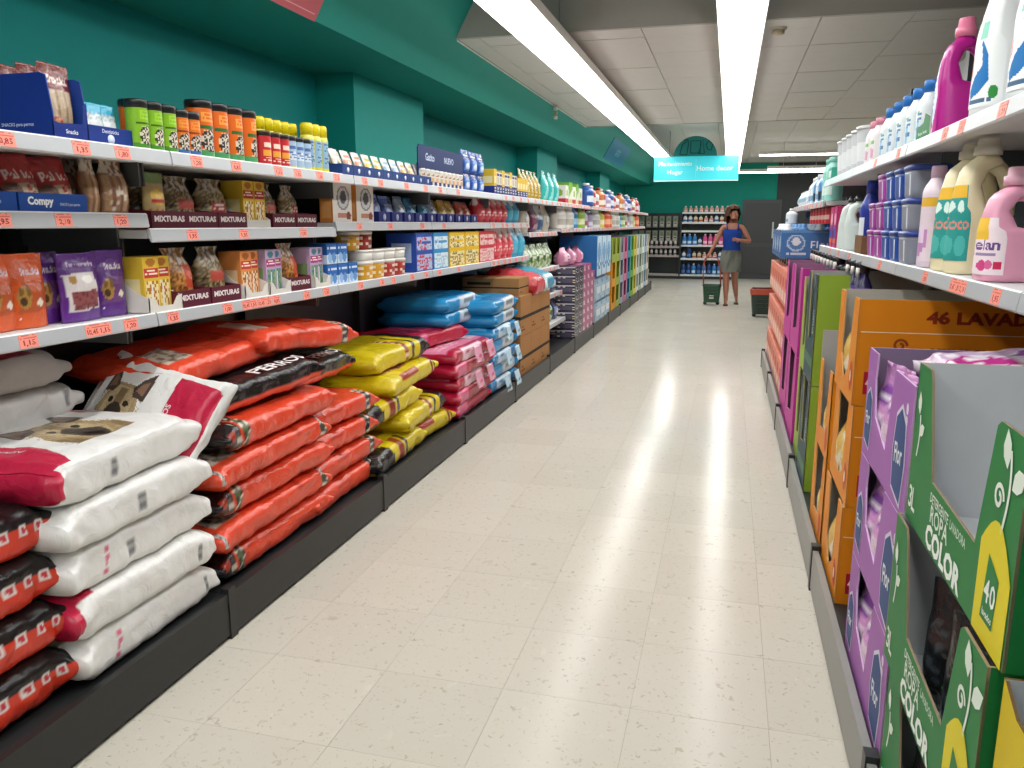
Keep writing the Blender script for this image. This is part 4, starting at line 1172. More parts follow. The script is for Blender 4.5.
thing('display_tray', wtray(.175), 'white card tray of yellow stick boxes between seed trays on the middle shelf', 'tray', (-1.975, 3.02, ZM1))
for i in range(2):
    thing('stick_box', sbx['yellow'], 'yellow bird stick box in the middle shelf white tray, %s' % ('near', 'far')[i], 'box', (-1.965, 2.975 + .082 * i, ZM1 + .006), 0, 'yellow stick boxes')
wb = [P_('box', box_mesh('white_circle_box', .07, .21, .20, {'F': paint('e8e4dd', [('e', .55, .6, .33, .3, '8a8d8f'), ('e', .55, .6, .27, .25, 'cfd0cf'), ('e', .55, .62, .16, .17, '55585a'), ('r', .25, .12, .85, .22, 'c98a7a'), ('e', .82, .16, .12, .1, '8a4a3a')]),
     'N': paint('dd8a3f', [('r', .1, .1, .9, .5, 'e8a868')])}, 'e8e4dd', {'F': (24, 26), 'N': (8, 10)}), CARD), P_('lid_flap', slab(-.034, .034, -.104, .104, .20, .203, 'f0ece5', 'lid_flap_w'), CARD)]
for i in range(2):
    thing('food_box', wb, 'white pet food box with round animal picture and orange side, %s' % ('near one', 'far one')[i], 'box', (-1.92, (3.755, 4.02)[i], ZM), 0, 'white boxes with round picture')
# blue trays with bags
btr = [P_('tray', tray_mesh('cat_tray', .18, .15, .06, .06, '27307f', '343f92'), CARD), P_('emblem', lathe('cat_emblem', [(.019, 0), (.019, .0006)], 20, col='cfd6ee'), CARD, frame((.0906, 0, .03), (0, 1, 0), (0, 0, 1)))]
bagc = [pouch('cat_bag_%d' % i, .135, .15, .06, paint(a, [('r', .15, .3, .85, .6, b), ('s', .1, .25, .9, .8, c, .3, 9), ('r', 0, .9, 1, 1, c)]), 40 + i) for i, (a, b, c) in enumerate((
    ('3a5fb0', 'a9c0ea', '7f9ade'), ('2f86b5', '7fc3dd', '1d5f8a'), ('d0ad3a', 'e8d590', 'a8842a'), ('c5503a', 'e8b090', '8a2f22'), ('9fb5c8', 'dfe8f0', '5f7f9a')))]
bn = ['royal blue', 'teal blue', 'yellow', 'orange red', 'pale blue']
for i in range(10):
    y = 4.28 + .185 * i + (0 if i < 4 else .02)
    k = (0, 0, 4, 1, 1, 4, 2, 2, 3, 3)[i]
    thing('display_tray', btr, 'navy tray with round white emblem on the middle shelf, %s of ten' % ORD[i], 'tray', (-1.98, y, ZM), 0, 'navy emblem trays')
    for q in range(2):
        thing('treat_pouch', bagc[k], '%s treat bag in the %s navy emblem tray, %s' % (bn[k], ORD[i], ('front', 'behind')[q]), 'treat pouch', (-1.95 - .07 * q, y, ZM + .008), random.uniform(-.1, .1), 'bags in navy emblem trays',
              rot=Matrix.Rotation(-.15 - .1 * (i % 2), 4, 'Y'))
redb = pouch('red_litter_bag', .19, .27, .13, paint('c22a38', [('p', [(0, .6), (.5, .9), (1, .6), (1, 1), (0, 1)], 'e0d4cf'), ('r', .1, .15, .9, .5, 'd9505a'), ('w', .15, .2, .85, .45, 'f2dfdb', 2, 6)]), 50)
teb = pouch('teal_litter_bag', .22, .28, .13, paint('2596ba', [('p', [(0, .62), (.5, .9), (1, .62), (1, 1), (0, 1)], 'd5e4e6'), ('r', .1, .15, .9, .5, '4fb5d0')]), 51)
for i in range(5):
    thing('food_bag', redb, 'red and white bag on the middle shelf after the emblem trays, %s of five' % ORD[i], 'pet food', (-1.97, 6.25 + .17 * i, ZM), 0, 'red and white bags', scale=(1, 1, .8))
for i in range(2):
    thing('food_bag', teb, 'blue and white bag on the middle shelf after the red ones, %s' % ('near', 'far')[i], 'pet food', (-1.97, 7.13 + .22 * i, ZM), 0, 'blue and white bags', scale=(1, 1, .78))
crb = pouch('cream_bag', .24, .34, .14, paint('d8cdb8', [('r', .15, .3, .85, .6, '9ab5c0'), ('e', .5, .45, .25, .12, 'efe8da')]), 52)
mab = pouch('maroon_bag', .34, .34, .16, paint('5a1f3f', [('r', .15, .3, .85, .6, '8a4a6a'), ('e', .5, .2, .25, .1, 'c9a0b5')]), 53)
whb = pouch('white_blue_bag', .26, .32, .14, paint('cfd8de', [('r', .1, .1, .9, .45, '4a6f9a'), ('e', .5, .65, .25, .12, '7fa5c0')]), 54)
for i, (pp, nm) in enumerate(((crb, 'cream'), (mab, 'maroon'), (whb, 'white and blue'), (crb, 'pale cream'))):
    thing('food_bag', pp, '%s upright bag in the unit just past the brown cartons' % nm, 'pet food', (-1.99, 7.80 + .31 * i, 1.366), 0, 'large upright bags', scale=(1, 1, .85))
far_w = bottle('white_jar', .07, .22, 'e2e0da', [('r', .1, .3, .9, .7, 'b8b4aa')], 'e9e7e2', neck=.7)
far_bl = bottle('cobalt_bottle', .06, .24, '2a7fc0', [('r', .1, .3, .9, .7, '9fd0ec')], '1d5f9a')
far_li = bottle('lime_bottle', .06, .24, '93b83a', [('r', .1, .3, .9, .7, 'e2ecc0')], '5f8a2a')
far_ye = bottle('lemon_bottle', .06, .23, 'd8c83a', [('r', .1, .3, .9, .7, 'f2ecc0')], '4fa05a')
far_or = bottle('coral_bottle', .06, .25, 'e0603a', [('r', .1, .3, .9, .7, 'f2b090')], 'c03a2a')
row('bottle', [far_w, far_w, far_bl, far_li, far_e, far_g, far_w, far_ye, far_or, far_or], 20, -1.90, 9.15, .42, 1.397, '{n} bottle far along the middle shelf, {o} past the upright bags', 'bottle', 'bottles far along the middle shelf',
    ['white', 'plain white', 'cobalt', 'lime', 'rose-labelled', 'mauve', 'milk white', 'lemon', 'coral', 'bright coral'], .02, [(1.4, 2.7, 1)])

# ------------------------------------------------------------------ lower shelf
dogp = lambda base, pic: paint(base, [('p', [(.12, .2), (.9, .24), (.86, .6), (.3, .62)], pic), ('e', .3, .42, .17, .16, 'a9803f'), ('e', .27, .36, .08, .06, '4a331c'), ('e', .22, .5, .05, .07, '7a5a2a'), ('e', .4, .5, .05, .07, '7a5a2a'),
     ('e', .68, .34, .09, .05, 'e8dccb'), ('t', 'Snacks', .3, .72, .82, .8, 'ecd9e6'), ('r', 0, .94, 1, 1, C(base)), ('s', .05, .02, .95, .16, 'ffffff', .06, 20)])
orp = pouch('orange_treat_bag', .128, .215, .05, dogp('d8591f', 'b5532a'), 60, nu=30, nv=44)
pup = pouch('purple_treat_bag', .128, .215, .05, dogp('5c2484', '6a3f7a'), 61, nu=30, nv=44)
puw = pouch('purple_window_bag', .165, .21, .05, paint('5c2484', [('p', [(.12, .14), (.86, .17), (.8, .72), (.06, .7)], 'd8d0cf'), ('p', [(.2, .17), (.84, .2), (.8, .46), (.16, .44)], '8a4a4a'), ('s', .2, .17, .82, .45, '6b3238', .4, 20),
     ('e', .25, .62, .09, .06, 'a9803f'), ('e', .6, .62, .15, .06, 'f2f0ee'), ('t', 'Dentisticks', .2, .8, .85, .87, 'd8c0e6')]), 62, nu=32, nv=44)
thing('treat_pouch', orp, 'orange treat bag with dog picture, cut by the photo edge on the lower shelf', 'treat pouch', (-1.985, 1.80, ZL), .05, 'orange dog treat bags')
thing('treat_pouch', orp, 'orange treat bag with dog picture beside the purple bags', 'treat pouch', (-1.98, 1.90, ZL), -.05, 'orange dog treat bags')
thing('treat_pouch', pup, 'purple treat bag half hidden behind the one with the white window', 'treat pouch', (-2.01, 2.0, ZL), .1, 'purple dog treat bags')
thing('treat_pouch', puw, 'purple treat bag with white window of jerky strips on the lower shelf', 'treat pouch', (-1.965, 2.085, ZL), .02, 'purple dog treat bags')
thing('treat_pouch', pup, 'purple treat bag with dog picture beside the white stick tray', 'treat pouch', (-1.975, 2.225, ZL), -.12, 'purple dog treat bags')
def cut_tray(w, h=.125):
    """white tray whose sides slope down to a low front with a rounded dip"""
    d = .15
    sd = [(0, 0), (d, 0), (d, .05), (d - .05, .07), (.03, h), (0, h)]
    fr = [(0, 0), (w, 0), (w, .055), (w * .85, .05), (w * .72, .022), (w * .28, .022), (w * .15, .05), (0, .055)]
    W = 'dedad2'
    return [P_('front_panel', panel_mesh('ct_front_%g' % w, fr, .003, W), CARD, frame((d / 2, -w / 2, 0), (0, 1, 0), (0, 0, 1))),
            P_('side_panel', panel_mesh('ct_side_%g' % w, sd, .003, W), CARD, frame((-d / 2, -w / 2, 0), (1, 0, 0), (0, 0, 1))),
            P_('side_panel', panel_mesh('ct_side2_%g' % w, [(d - x, y) for x, y in sd][::-1], .003, W), CARD, frame((d / 2, w / 2, 0), (-1, 0, 0), (0, 0, 1))),
            P_('bottom_panel', slab(-d / 2, d / 2, -w / 2, w / 2, .001, .003, W, 'ct_bottom_%g' % w), CARD)]
def sticks(y, w, kind, lab, n=2):
    thing('display_tray', cut_tray(w), 'white cut-out tray of %s stick boxes, %s on the lower shelf' % (kind, lab), 'tray', (-1.955, y, ZL), 0, 'white cut-out trays')
    for i in range(n):
        thing('stick_box', sbx[kind], '%s bird stick box in the white cut-out tray %s on the lower shelf, %s' % (kind, lab, ORD[i]), 'box', (-1.95 - .02 * (i % 2), y + (i - (n - 1) / 2) * .08, ZL + .004), 0, 'stick boxes in cut-out trays')
sticks(2.38, .172, 'yellow', 'first')
def mixl(y, n, which, lab):
    thing('display_tray', mt2 if n == 2 else mt1, 'maroon lettered seed tray, %s on the lower shelf' % lab, 'tray', (-1.985, y, ZL), 0, 'maroon seed trays')
    for i in range(n):
        thing('seed_bag', seed_bags[which[i]], 'clear bag of %s in the lower shelf maroon tray, %s' % (('orange seed mix', 'seed and fruit mix')[i % 2], lab), 'seed bag', (-1.975, y + (0 if n == 1 else (-.062, .062)[i]), ZL + .006), 0, 'seed bags in maroon trays', scale=(1.1, 1.4, 1.12))
mixl(2.555, 1, (3,), 'first'); mixl(2.755, 1, (0,), 'second')
sticks(2.945, .17, 'amber', 'second')
sticks(3.13, .17, 'pink', 'third')
mixl(3.325, 1, (3,), 'third')
sticks(3.51, .155, 'pink', 'fourth')
bwb = pbox('blue_white_carton', .1, .105, .10, '2a66b0', [('r', 0, 0, 1, .42, 'c9dcee'), ('e', .3, .3, .2, .25, '8fb5dd'), ('e', .7, .3, .2, .25, '5f90c8'), ('w', .1, .6, .9, .85, 'cfe0f2', 1, 6)])
for i in range(3):
    for z in range(2):
        if i == 2 and z: continue
        thing('food_box', bwb, 'blue and white box stacked on the lower shelf, %s column, %s' % (ORD[i], ('bottom', 'top')[z]), 'box', (-1.955, 3.66 + .115 * i, ZL + .104 * z), 0, 'blue and white boxes')
lidb = lambda a: [P_('tub', loft('tub_' + a, [(0, 0, 0, .05, .062, 4), (.01, 0, 0, .053, .065, 4), (.085, 0, 0, .056, .069, 4)], 24, paint(a, [('r', .0, .2, .12, .8, 'e9e2d4'), ('r', .9, .2, 1, .8, 'e9e2d4')]) and (lambda s, t, f=paint(a, [('s', .2, 0, .8, 1, 'e9dcc8', .3, 9)]): f(s, t)), crisp=True, sub=5), PLASTIC),
                  P_('lid', loft('lid_' + a, [(.083, 0, 0, .058, .071, 4), (.098, 0, 0, .059, .072, 4), (.10, 0, 0, .05, .063, 4)], 24, col='dcd9d2'), PLASTIC)]
ta, tr_ = lidb('d19b1f'), lidb('a8322a')
lids2 = [P_('tub', loft('plain_tub', [(0, 0, 0, .05, .062, 4), (.01, 0, 0, .053, .065, 4), (.05, 0, 0, .056, .069, 4)], 24, col='cfccc5'), PLASTIC), P_('lid', loft('plain_lid', [(.048, 0, 0, .058, .071, 4), (.06, 0, 0, .059, .072, 4)], 24, col='e2dfd8'), PLASTIC)]
for i in range(4):
    k = i < 2
    thing('food_tub', ta if k else tr_, '%s square tub with pale lid on the lower shelf, %s' % ('amber' if k else 'red', ('near', 'far')[i % 2]), 'tub', (-1.95, 4.07 + .155 * i, ZL), 0, 'square lidded tubs')
    thing('food_tub', lids2, 'flat pale grey tub on the %s square tub' % ('first amber', 'second amber', 'first red', 'second red')[i], 'tub', (-1.95, 4.07 + .155 * i, ZL + .10), 0, 'flat pale tubs')
for i in range(2):
    thing('food_tub', ta if i == 0 else tr_, '%s tub on the very top of the square tub pile' % ('amber', 'red')[i], 'tub', (-1.99, 4.0 + .155 * i, ZL + .16), 0, 'square lidded tubs')
def mpack(name, base, a, b, w=.29, h=.24):
    return [P_('carton', box_mesh(name, .2, w, h, {'F': paint(base, [('r', .05, .04, .95, .46, a), ('s', .05, .04, .95, .46, b, .35, 19), ('r', .05, .56, .95, .9, a), ('s', .05, .56, .95, .9, b, .3, 19), ('w', .1, .66, .9, .8, base, 1, 7), ('r', 0, .47, 1, .55, base)]),
            'N': paint(base, [('r', .2, .2, .8, .8, a)])}, base, {'F': (48, 44), 'N': (6, 8)}), CARD), P_('film_wrap', bevel_box(name + '_flap', .19, w * .98, .004, base, .001, h), FILMS)]
thing('multipack', mpack('mp_blue', '2b4fa5', 'a9bde2', 'c03a45'), 'royal blue multipack carton on the lower shelf past the square tubs', 'multipack', (-1.98, 4.87, ZL))
thing('multipack', mpack('mp_sky', '2f8fc8', 'd8e6ee', '9cc5dd'), 'sky blue multipack carton beside the yellow ones', 'multipack', (-1.98, 5.18, ZL))
for i in range(2):
    thing('multipack', mpack('mp_yellow', 'e0b712', 'e9d9a0', '8f7a3a', .34), 'yellow multipack carton on the lower shelf, %s of two' % ORD[i], 'multipack', (-1.98, 5.52 + .35 * i, ZL), 0, 'yellow multipacks')
thing('multipack', mpack('mp_red', 'c02f3a', 'e6c5c0', 'd8848a', .42), 'red multipack carton after the yellow ones', 'multipack', (-1.98, 6.26, ZL))
for i in range(4):
    thing('food_bag', redb, 'red and white bag on the lower shelf past the red multipack, %s of four' % ORD[i], 'pet food', (-1.97, 6.57 + .19 * i, ZL), 0, 'red and white bags')
for i in range(2):
    thing('food_bag', teb, 'blue and white bag at the far end of the lower shelf, %s' % ('near', 'far')[i], 'pet food', (-1.96, 7.28 + .25 * i, ZL), 0, 'blue and white bags')

# ================================================================== goods on the detergent side
RDK = 0.152
def R_(label_x, y, z):
    return (label_x, y, z)
def display_carton(name, w, d, h, col, front, near=None, far=None, inner='9a9d9f', edge='8a7a62', side_col=None, t=.005, front_subs=(), near_subs=(), bottom=True, top=False):
    """card display carton, front towards local +x; the front polygon runs u=0 (far) .. w (near); near side polygon u=0 (front) .. d (back)"""
    side_col = side_col or col
    near = near or [(0, 0), (d, 0), (d, h), (0, h)]
    far = far or [(0, 0), (d, 0), (d, h), (0, h)]
    pr = [P_('front_panel', panel_mesh(name + '_front', front, t, col, inner, edge), CARD, frame((d / 2, -w / 2, 0), (0, 1, 0), (0, 0, 1)), front_subs),
          P_('side_panel', panel_mesh(name + '_near', near, t, side_col, inner, edge), CARD, frame((d / 2 - .001, w / 2, 0), (-1, 0, 0), (0, 0, 1)), near_subs),
          P_('side_panel', panel_mesh(name + '_far', far, t, side_col, inner, edge), CARD, frame((-d / 2, -w / 2, 0), (1, 0, 0), (0, 0, 1))),
          P_('back_panel', panel_mesh(name + '_back', [(0, 0), (w, 0), (w, h), (0, h)], t, side_col, inner, edge), CARD, frame((-d / 2, w / 2, 0), (0, -1, 0), (0, 0, 1)))]
    if bottom:
        pr.append(P_('bottom_panel', slab(-d / 2 + .006, d / 2 - .006, -w / 2 + .006, w / 2 - .006, .001, .006, inner, name + '_bottom'), CARD))
    if top:
        pr.append(P_('top_panel', slab(-d / 2 + .006, d / 2 - .006, -w / 2 + .006, w / 2 - .006, h - .006, h - .001, side_col, name + '_top'), CARD))
    return pr
def flat_shape(name, pts, col):
    return make_mesh(name, [(x, y, 0) for x, y in pts], [tuple(range(len(pts)))], col=col)
def sub(name, me, x, y, z=.0012, ang=0.0):
    return (name, me, CARD, T_((x, y, z)) @ Matrix.Rotation(ang, 4, 'Z'))
def ell(rx, ry, n=28):
    return [(rx * math.cos(2 * PI * k / n), ry * math.sin(2 * PI * k / n)) for k in range(n)]
def leafp(s, bend=.25):
    return [(0, 0), (-.28 * s, .3 * s), (-.3 * s, .6 * s), (0, s), (.26 * s, .62 * s), (.22 * s, .28 * s)]
def ribbon(pts, w):
    a = []; b = []
    for i, (x, y) in enumerate(pts):
        x0, y0 = pts[max(0, i - 1)]; x1, y1 = pts[min(len(pts) - 1, i + 1)]
        dx, dy = x1 - x0, y1 - y0; l = math.hypot(dx, dy) or 1
        a.append((x - dy / l * w, y + dx / l * w)); b.append((x + dy / l * w, y - dx / l * w))
    n = len(pts)
    V = [(x, y, 0) for x, y in a + b]
    return V, [(n + i, n + i + 1, i + 1, i) for i in range(n - 1)]
def sprig(h, col='e6efe2'):
    """printed plant: a stem with a curl; leaves are separate marks"""
    stem = [(.0 + .12 * h * math.sin(k * .28), h * k / 10) for k in range(11)]
    V, F = ribbon(stem, .004)
    return make_mesh('sprig_stem', V, F, col=col)
def curl(r, col='e6efe2'):
    pts = [(r * (1 - k / 26) * math.cos(k * .42), r * (1 - k / 26) * math.sin(k * .42)) for k in range(20)]
    V, F = ribbon(pts, .004)
    return make_mesh('sprig_curl', V, F, col=col)

# ---- green laundry cartons
GR = '1f7a3c'
gw, gd, gh = .67, .55, .345
gfront = [(0, 0), (gw, 0), (gw, gh), (.545, gh), (.53, gh - .01), (.486, .126), (.19, .135), (.115, gh - .02), (.10, gh), (0, gh)]
arch = [(0, 0), (.145, 0), (.145, .13)] + [(.145 - .145 * k / 8, .13 + .06 * math.sin(PI * k / 8) + .02 * k / 8) for k in range(1, 9)]
arch_in = [(.03, .022), (.088, .022), (.096, .105), (.042, .13)]
gsubs = [sub('lettering', lettering('DETERGENTE', .020, 'e4efe2', .135), .085 + .18, .108), sub('lettering', lettering('LAVADORA', .018, 'c9dfc8', .10), .085 + .31, .106),
         sub('lettering', lettering('ROPA', .036, 'dfeede', .13), .085 + .19, .078), sub('lettering', lettering('COLOR', .05, 'f4faf2', .25), .085 + .23, .031),
         sub('lettering', lettering('3', .05, 'e4efe2'), .035, .055), sub('lettering', lettering('L', .05, 'e4efe2'), .066, .055), sub('stem_mark', sprig(.09), .05, .15), sub('leaf_mark', flat_shape('leaf_s', leafp(.05), 'e6efe2'), .048, .24, .0016, .2), sub('leaf_mark', flat_shape('leaf_s2', leafp(.045), 'e6efe2'), .06, .20, .0016, -1.0),
         sub('badge', flat_shape('badge', [(x - .01, y) for x, y in arch], 'e3d021'), .53, .0, .0012), sub('badge_centre', flat_shape('badge_in', arch_in, '1f7a3c'), .525, .012, .0018),
         sub('lettering', lettering('4', .038, 'f2f6f0', .024), .576, .085, .0024), sub('lettering', lettering('0', .038, 'f2f6f0', .024), .604, .085, .0024), sub('lettering', lettering('lavados', .012, 'f2f6f0', .045), .588, .048, .0024),
         sub('stem_mark', sprig(.13), .60, .185), sub('curl_mark', curl(.022), .575, .235), sub('leaf_mark', flat_shape('leaf_a', leafp(.06), 'e6efe2'), .597, .285, .0016, .25), sub('leaf_mark', flat_shape('leaf_b', leafp(.06), 'e6efe2'), .625, .262, .0016, -.95)]
gnear = [sub('label', flat_shape('white_label', [(0, 0), (.09, 0), (.09, .06), (0, .06)], 'dfe4df'), .025, .03), sub('lettering', lettering('L', .035, '23302a'), .06, .06, .002)]
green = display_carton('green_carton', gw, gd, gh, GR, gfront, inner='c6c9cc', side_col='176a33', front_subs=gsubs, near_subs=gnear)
for i in range(3):
    thing('display_carton', green, 'green laundry detergent carton lettered in white, %s of its stack of three' % ('bottom', 'middle', 'top')[i], 'carton', (.412 + gd / 2 - (.012 if i == 1 else 0), 1.535 + (.02 if i == 1 else 0), .115 + .349 * i), PI, 'green detergent cartons')
darkp = pouch('dark_refill', .15, .26, .075, paint('16181a', [('p', [(.62, .1), (.95, .1), (.9, .75), (.7, .7)], '3f7a3a'), ('p', [(.62, .05), (.92, .05), (.9, .3), (.66, .3)], '2f7fb5'), ('w', .15, .2, .5, .8, '3a4044', 8, 3)]), 80)
for i in range(2):
    for j in range(3):
        thing('refill_pouch', darkp, 'glossy black refill pouch inside the %s green carton, %s from the near end' % (('bottom', 'middle')[i], ORD[j]), 'pouch', (.485, 1.36 + .15 * j, .125 + .349 * i), PI, 'black refill pouches', rot=Matrix.Rotation(PI + .5, 4, 'Z'))
# ---- yellow carton nearest the camera
yfront = [(0, 0), (.5, 0), (.5, .66), (.06, .66), (0, .69)]
yel = display_carton('yellow_carton', .50, .55, .69, 'd9bd16', yfront, inner='aeb2b6', edge='6b5335', front_subs=[sub('leaf_mark', flat_shape('leaf_y', leafp(.06), '8a9a1a'), .05, .48, .0012, .3), sub('fruit_mark', flat_shape('fruit_y', ell(.03, .03), 'd8531f'), .05, .40), sub('lettering', lettering('Limon', .03, '7a8a16'), .12, .45, .0012, -.5)])
thing('display_carton', yel, 'open yellow carton with corrugated edge in the bottom corner', 'carton', (.412 + .275, .935, .125), PI)
# ---- lilac softener cartons
LI = 'a464b0'
pw, pd, ph = .60, .55, .312
pfront = [(0, 0), (pw, 0), (pw, ph), (pw - .22, ph), (pw - .27, .09), (.16, .14), (.12, .24), (.13, ph), (0, ph)]
logo = lambda k: [(.0, .0), (.10 * k, -.02 * k), (.115 * k, .08 * k), (.10 * k, .17 * k), (.05 * k, .2 * k), (.0, .17 * k), (-.015 * k, .09 * k)]
def logo_subs(x, y, k):
    return [sub('logo_border', flat_shape('logo_b', [(a * 1.12 - .006 * k, b * 1.1 - .008 * k) for a, b in logo(k)], 'd9d3e4'), x, y, .0010), sub('logo', flat_shape('logo_f', logo(k), '27467f'), x, y, .0016),
            sub('lettering', lettering('Flor', .05 * k, 'eef2f8', .085 * k), x + .05 * k, y + .09 * k, .0022, .1)]
psubs = logo_subs(pw - .15, .04, 1.0) + logo_subs(.03, .05, .75) + [sub('flower_mark', flat_shape('fl_%d' % k, ell(.012, .014, 12), 'e9d5ee'), pw - .05, .22 + .03 * k) for k in range(2)]
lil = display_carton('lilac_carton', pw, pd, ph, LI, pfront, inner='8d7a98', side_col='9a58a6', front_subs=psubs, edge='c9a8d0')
lp = pouch('lilac_refill', .19, .27, .10, paint('c98fc4', [('p', [(.1, .05), (.8, .1), (.9, .5), (.2, .55)], 'e2c3df'), ('e', .5, .7, .25, .1, '8a4fa5'), ('r', .2, .64, .8, .7, 'efe2f0'), ('w', .2, .12, .8, .3, '8a4fa5', 2, 8)]), 81, nu=18, nv=22)
for i in range(3):
    thing('display_carton', lil, 'lilac softener carton with blue oval logo, %s of its stack of three' % ('bottom', 'middle', 'top')[i], 'carton', (.416 + pd / 2, 2.21, .152 + .316 * i), PI, 'lilac softener cartons')
    for j in range(3):
        thing('refill_pouch', lp, 'pink lilac refill pouch in the %s lilac carton, %s from the near end' % (('bottom', 'middle', 'top')[i], ORD[j]), 'pouch', (.475, 2.07 + .15 * j, .165 + .316 * i), PI, 'lilac refill pouches', rot=Matrix.Rotation(PI + .2, 4, 'Z'))
clearp = Sack('clear_lilac_wrap', .40, .30, .09, wrapt(paint('d3b6d6', [('r', .1, .2, .5, .5, '8f5aa8'), ('e', .7, .4, .16, .2, 'c02a8a'), ('s', 0, 0, 1, 1, 'f0e8f2', .25, 24)])), 82, 40, 60, .008, .06)
thing('refill_pouch', [P_('bag', clearp.mesh, FILMS)], 'clear wrapped lilac pouch lying on top of the lilac stack', 'pouch', (.70, 2.17, 1.045), 0, rot=Matrix.Rotation(PI / 2, 4, 'Z') @ Matrix.Rotation(-.1, 4, 'X'))
# ---- orange 46 wash cartons
ORA = 'e08a16'
ow, od, oh = .44, .62, .352
ofront = [(0, 0), (ow, 0), (ow, oh), (ow - .10, oh), (ow - .14, .10), (.20, .05), (.12, .13), (.10, oh), (0, oh)]
onear = [sub('lettering', lettering('46 LAVADOS', .042, '8a2f14', .38), .39, .298), sub('line_mark', flat_shape('line_o', [(0, 0), (od - .02, 0), (od - .02, .003), (0, .003)], 'f2d9b0'), .01, .245),
         sub('lettering', lettering('DETERGENTE', .02, '7a3a14', .16), .30, .19), sub('lettering', lettering('LAVADORA', .02, '9a5a24', .14), .46, .185), sub('leaf_mark', flat_shape('leaf_o', leafp(.045), '8a3f14'), .05, .155, .0012, -1.2),
         sub('badge', flat_shape('badge_o', [(0, 0), (.035, 0), (.035, .075), (0, .075)], 'b01f35'), .03, .04), sub('lettering', lettering('40', .03, 'f0e0d0', .022), .047, .078, .002), sub('curl_mark', curl(.022, '8a3f14'), .13, .205)]
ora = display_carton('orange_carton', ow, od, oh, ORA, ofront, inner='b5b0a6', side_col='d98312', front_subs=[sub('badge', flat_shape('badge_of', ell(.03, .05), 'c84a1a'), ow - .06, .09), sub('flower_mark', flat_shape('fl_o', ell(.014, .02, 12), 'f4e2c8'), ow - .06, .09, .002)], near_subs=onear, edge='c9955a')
crp = pouch('cream_refill', .14, .28, .10, paint('e6dcc0', [('e', .5, .5, .3, .2, 'd9b45a'), ('r', .2, .7, .8, .8, 'c8963a'), ('s', .1, .1, .9, .3, '8a7a4a', .15, 10)]), 83)
for i in range(3):
    thing('display_carton', ora, 'orange detergent carton with red wash count, %s of its stack of three' % ('bottom', 'middle', 'top')[i], 'carton', (.418 + od / 2 + .008 * (i == 1), 3.01, .152 + .354 * i), PI, 'orange detergent cartons')
    for j in range(2):
        thing('refill_pouch', crp, 'cream refill pouch in the %s orange carton, %s' % (('bottom', 'middle', 'top')[i], ('near', 'far')[j]), 'pouch', (.478, 2.95 + .13 * j, .165 + .354 * i), PI, 'cream refill pouches', rot=Matrix.Rotation(PI, 4, 'Z'))
for i in range(2):
    thing('display_carton', display_carton('orange_low', .42, .55, .36, ORA, [(0, 0), (.42, 0), (.42, .36), (.34, .36), (.30, .10), (.12, .08), (.08, .36), (0, .36)], far=[(0, 0), (.55, 0), (.55, .48 if i else .36), (0, .48 if i else .36)], inner='a9aaa8', edge='c9955a',
          front_subs=[sub('badge', flat_shape('badge_ol', ell(.03, .05), 'c84a1a'), .36, .08)]), 'shorter orange carton stack behind the tall one, %s carton' % ('lower', 'upper')[i], 'carton', (.418 + .275, 3.50, .152 + .364 * i), PI, 'orange detergent cartons')
    thing('refill_pouch', crp, 'cream refill pouch standing in the shorter orange stack, %s' % ('lower', 'upper')[i], 'pouch', (.478, 3.50, .165 + .364 * i), PI, 'cream refill pouches')
# ---- lime and teal cartons with green bottles
LM = '8fae3a'
lfront = [(0, 0), (.4, 0), (.4, .53), (.30, .53), (.27, .22), (.12, .2), (.09, .53), (0, .53)]
lnear = [(0, 0), (.55, 0), (.55, .53), (.16, .53), (.13, .30), (.12, .02), (0, 0)]
def lime_carton():
    return display_carton('lime_carton', .40, .55, .53, '27474f', lfront, near=[(0, 0), (.55, 0), (.55, .10), (.20, .12), (.15, .25), (.14, .53), (0, .53)], inner='a3a6a4', side_col=LM, edge='b5a878',
         front_subs=[sub('lettering', lettering('Jabon', .05, 'cfe0d0'), .34, .30, .0012, PI / 2), sub('band_mark', flat_shape('band_l', [(0, 0), (.4, 0), (.4, .05), (0, .05)], '4a7a5a'), 0, .08)])
gbt = bottle('green_bottle', .045, .34, '5fc08a', [('r', .1, .2, .9, .6, '2f8f6a'), ('e', .5, .4, .3, .15, 'd8efe0')], 'eef2ee', ry=.06, neck=.42)
for i in range(2):
    thing('display_carton', lime_carton(), 'lime green carton with dark teal front, %s of two' % ('lower', 'upper')[i], 'carton', (.412 + .275, 4.22, .152 + .534 * i), PI, 'lime and teal cartons')
    for j in range(2):
        thing('bottle', gbt, 'mint green bottle in the %s lime carton, %s' % (('lower', 'upper')[i], ('near', 'far')[j]), 'bottle', (.50, 4.13 + .16 * j, .165 + .534 * i), PI, 'mint green bottles')
for i in range(2):
    thing('display_carton', display_carton('lime_small', .40, .50, .50, '9ab83f', [(0, 0), (.4, 0), (.4, .5), (.28, .5), (.22, .14), (.1, .12), (.08, .5), (0, .5)], inner='a3a6a4', edge='b5a878'),
          'olive lime carton past the teal-fronted ones, %s of two' % ('lower', 'upper')[i], 'carton', (.43 + .25, 4.68, .152 + .504 * i), PI, 'olive lime cartons')
ylp = bottle('yellow_bottle', .05, .33, 'd8c230', [('r', .1, .2, .9, .6, '4fa0b5')], '3f8fb5', ry=.06)
for i in range(2):
    for j in range(2):
        thing('bottle', ylp, 'yellow and blue bottle in the %s olive lime carton, %s' % (('lower', 'upper')[i], ('near', 'far')[j]), 'bottle', (.52, 4.60 + .16 * j, .165 + .504 * i), PI, 'yellow blue bottles')
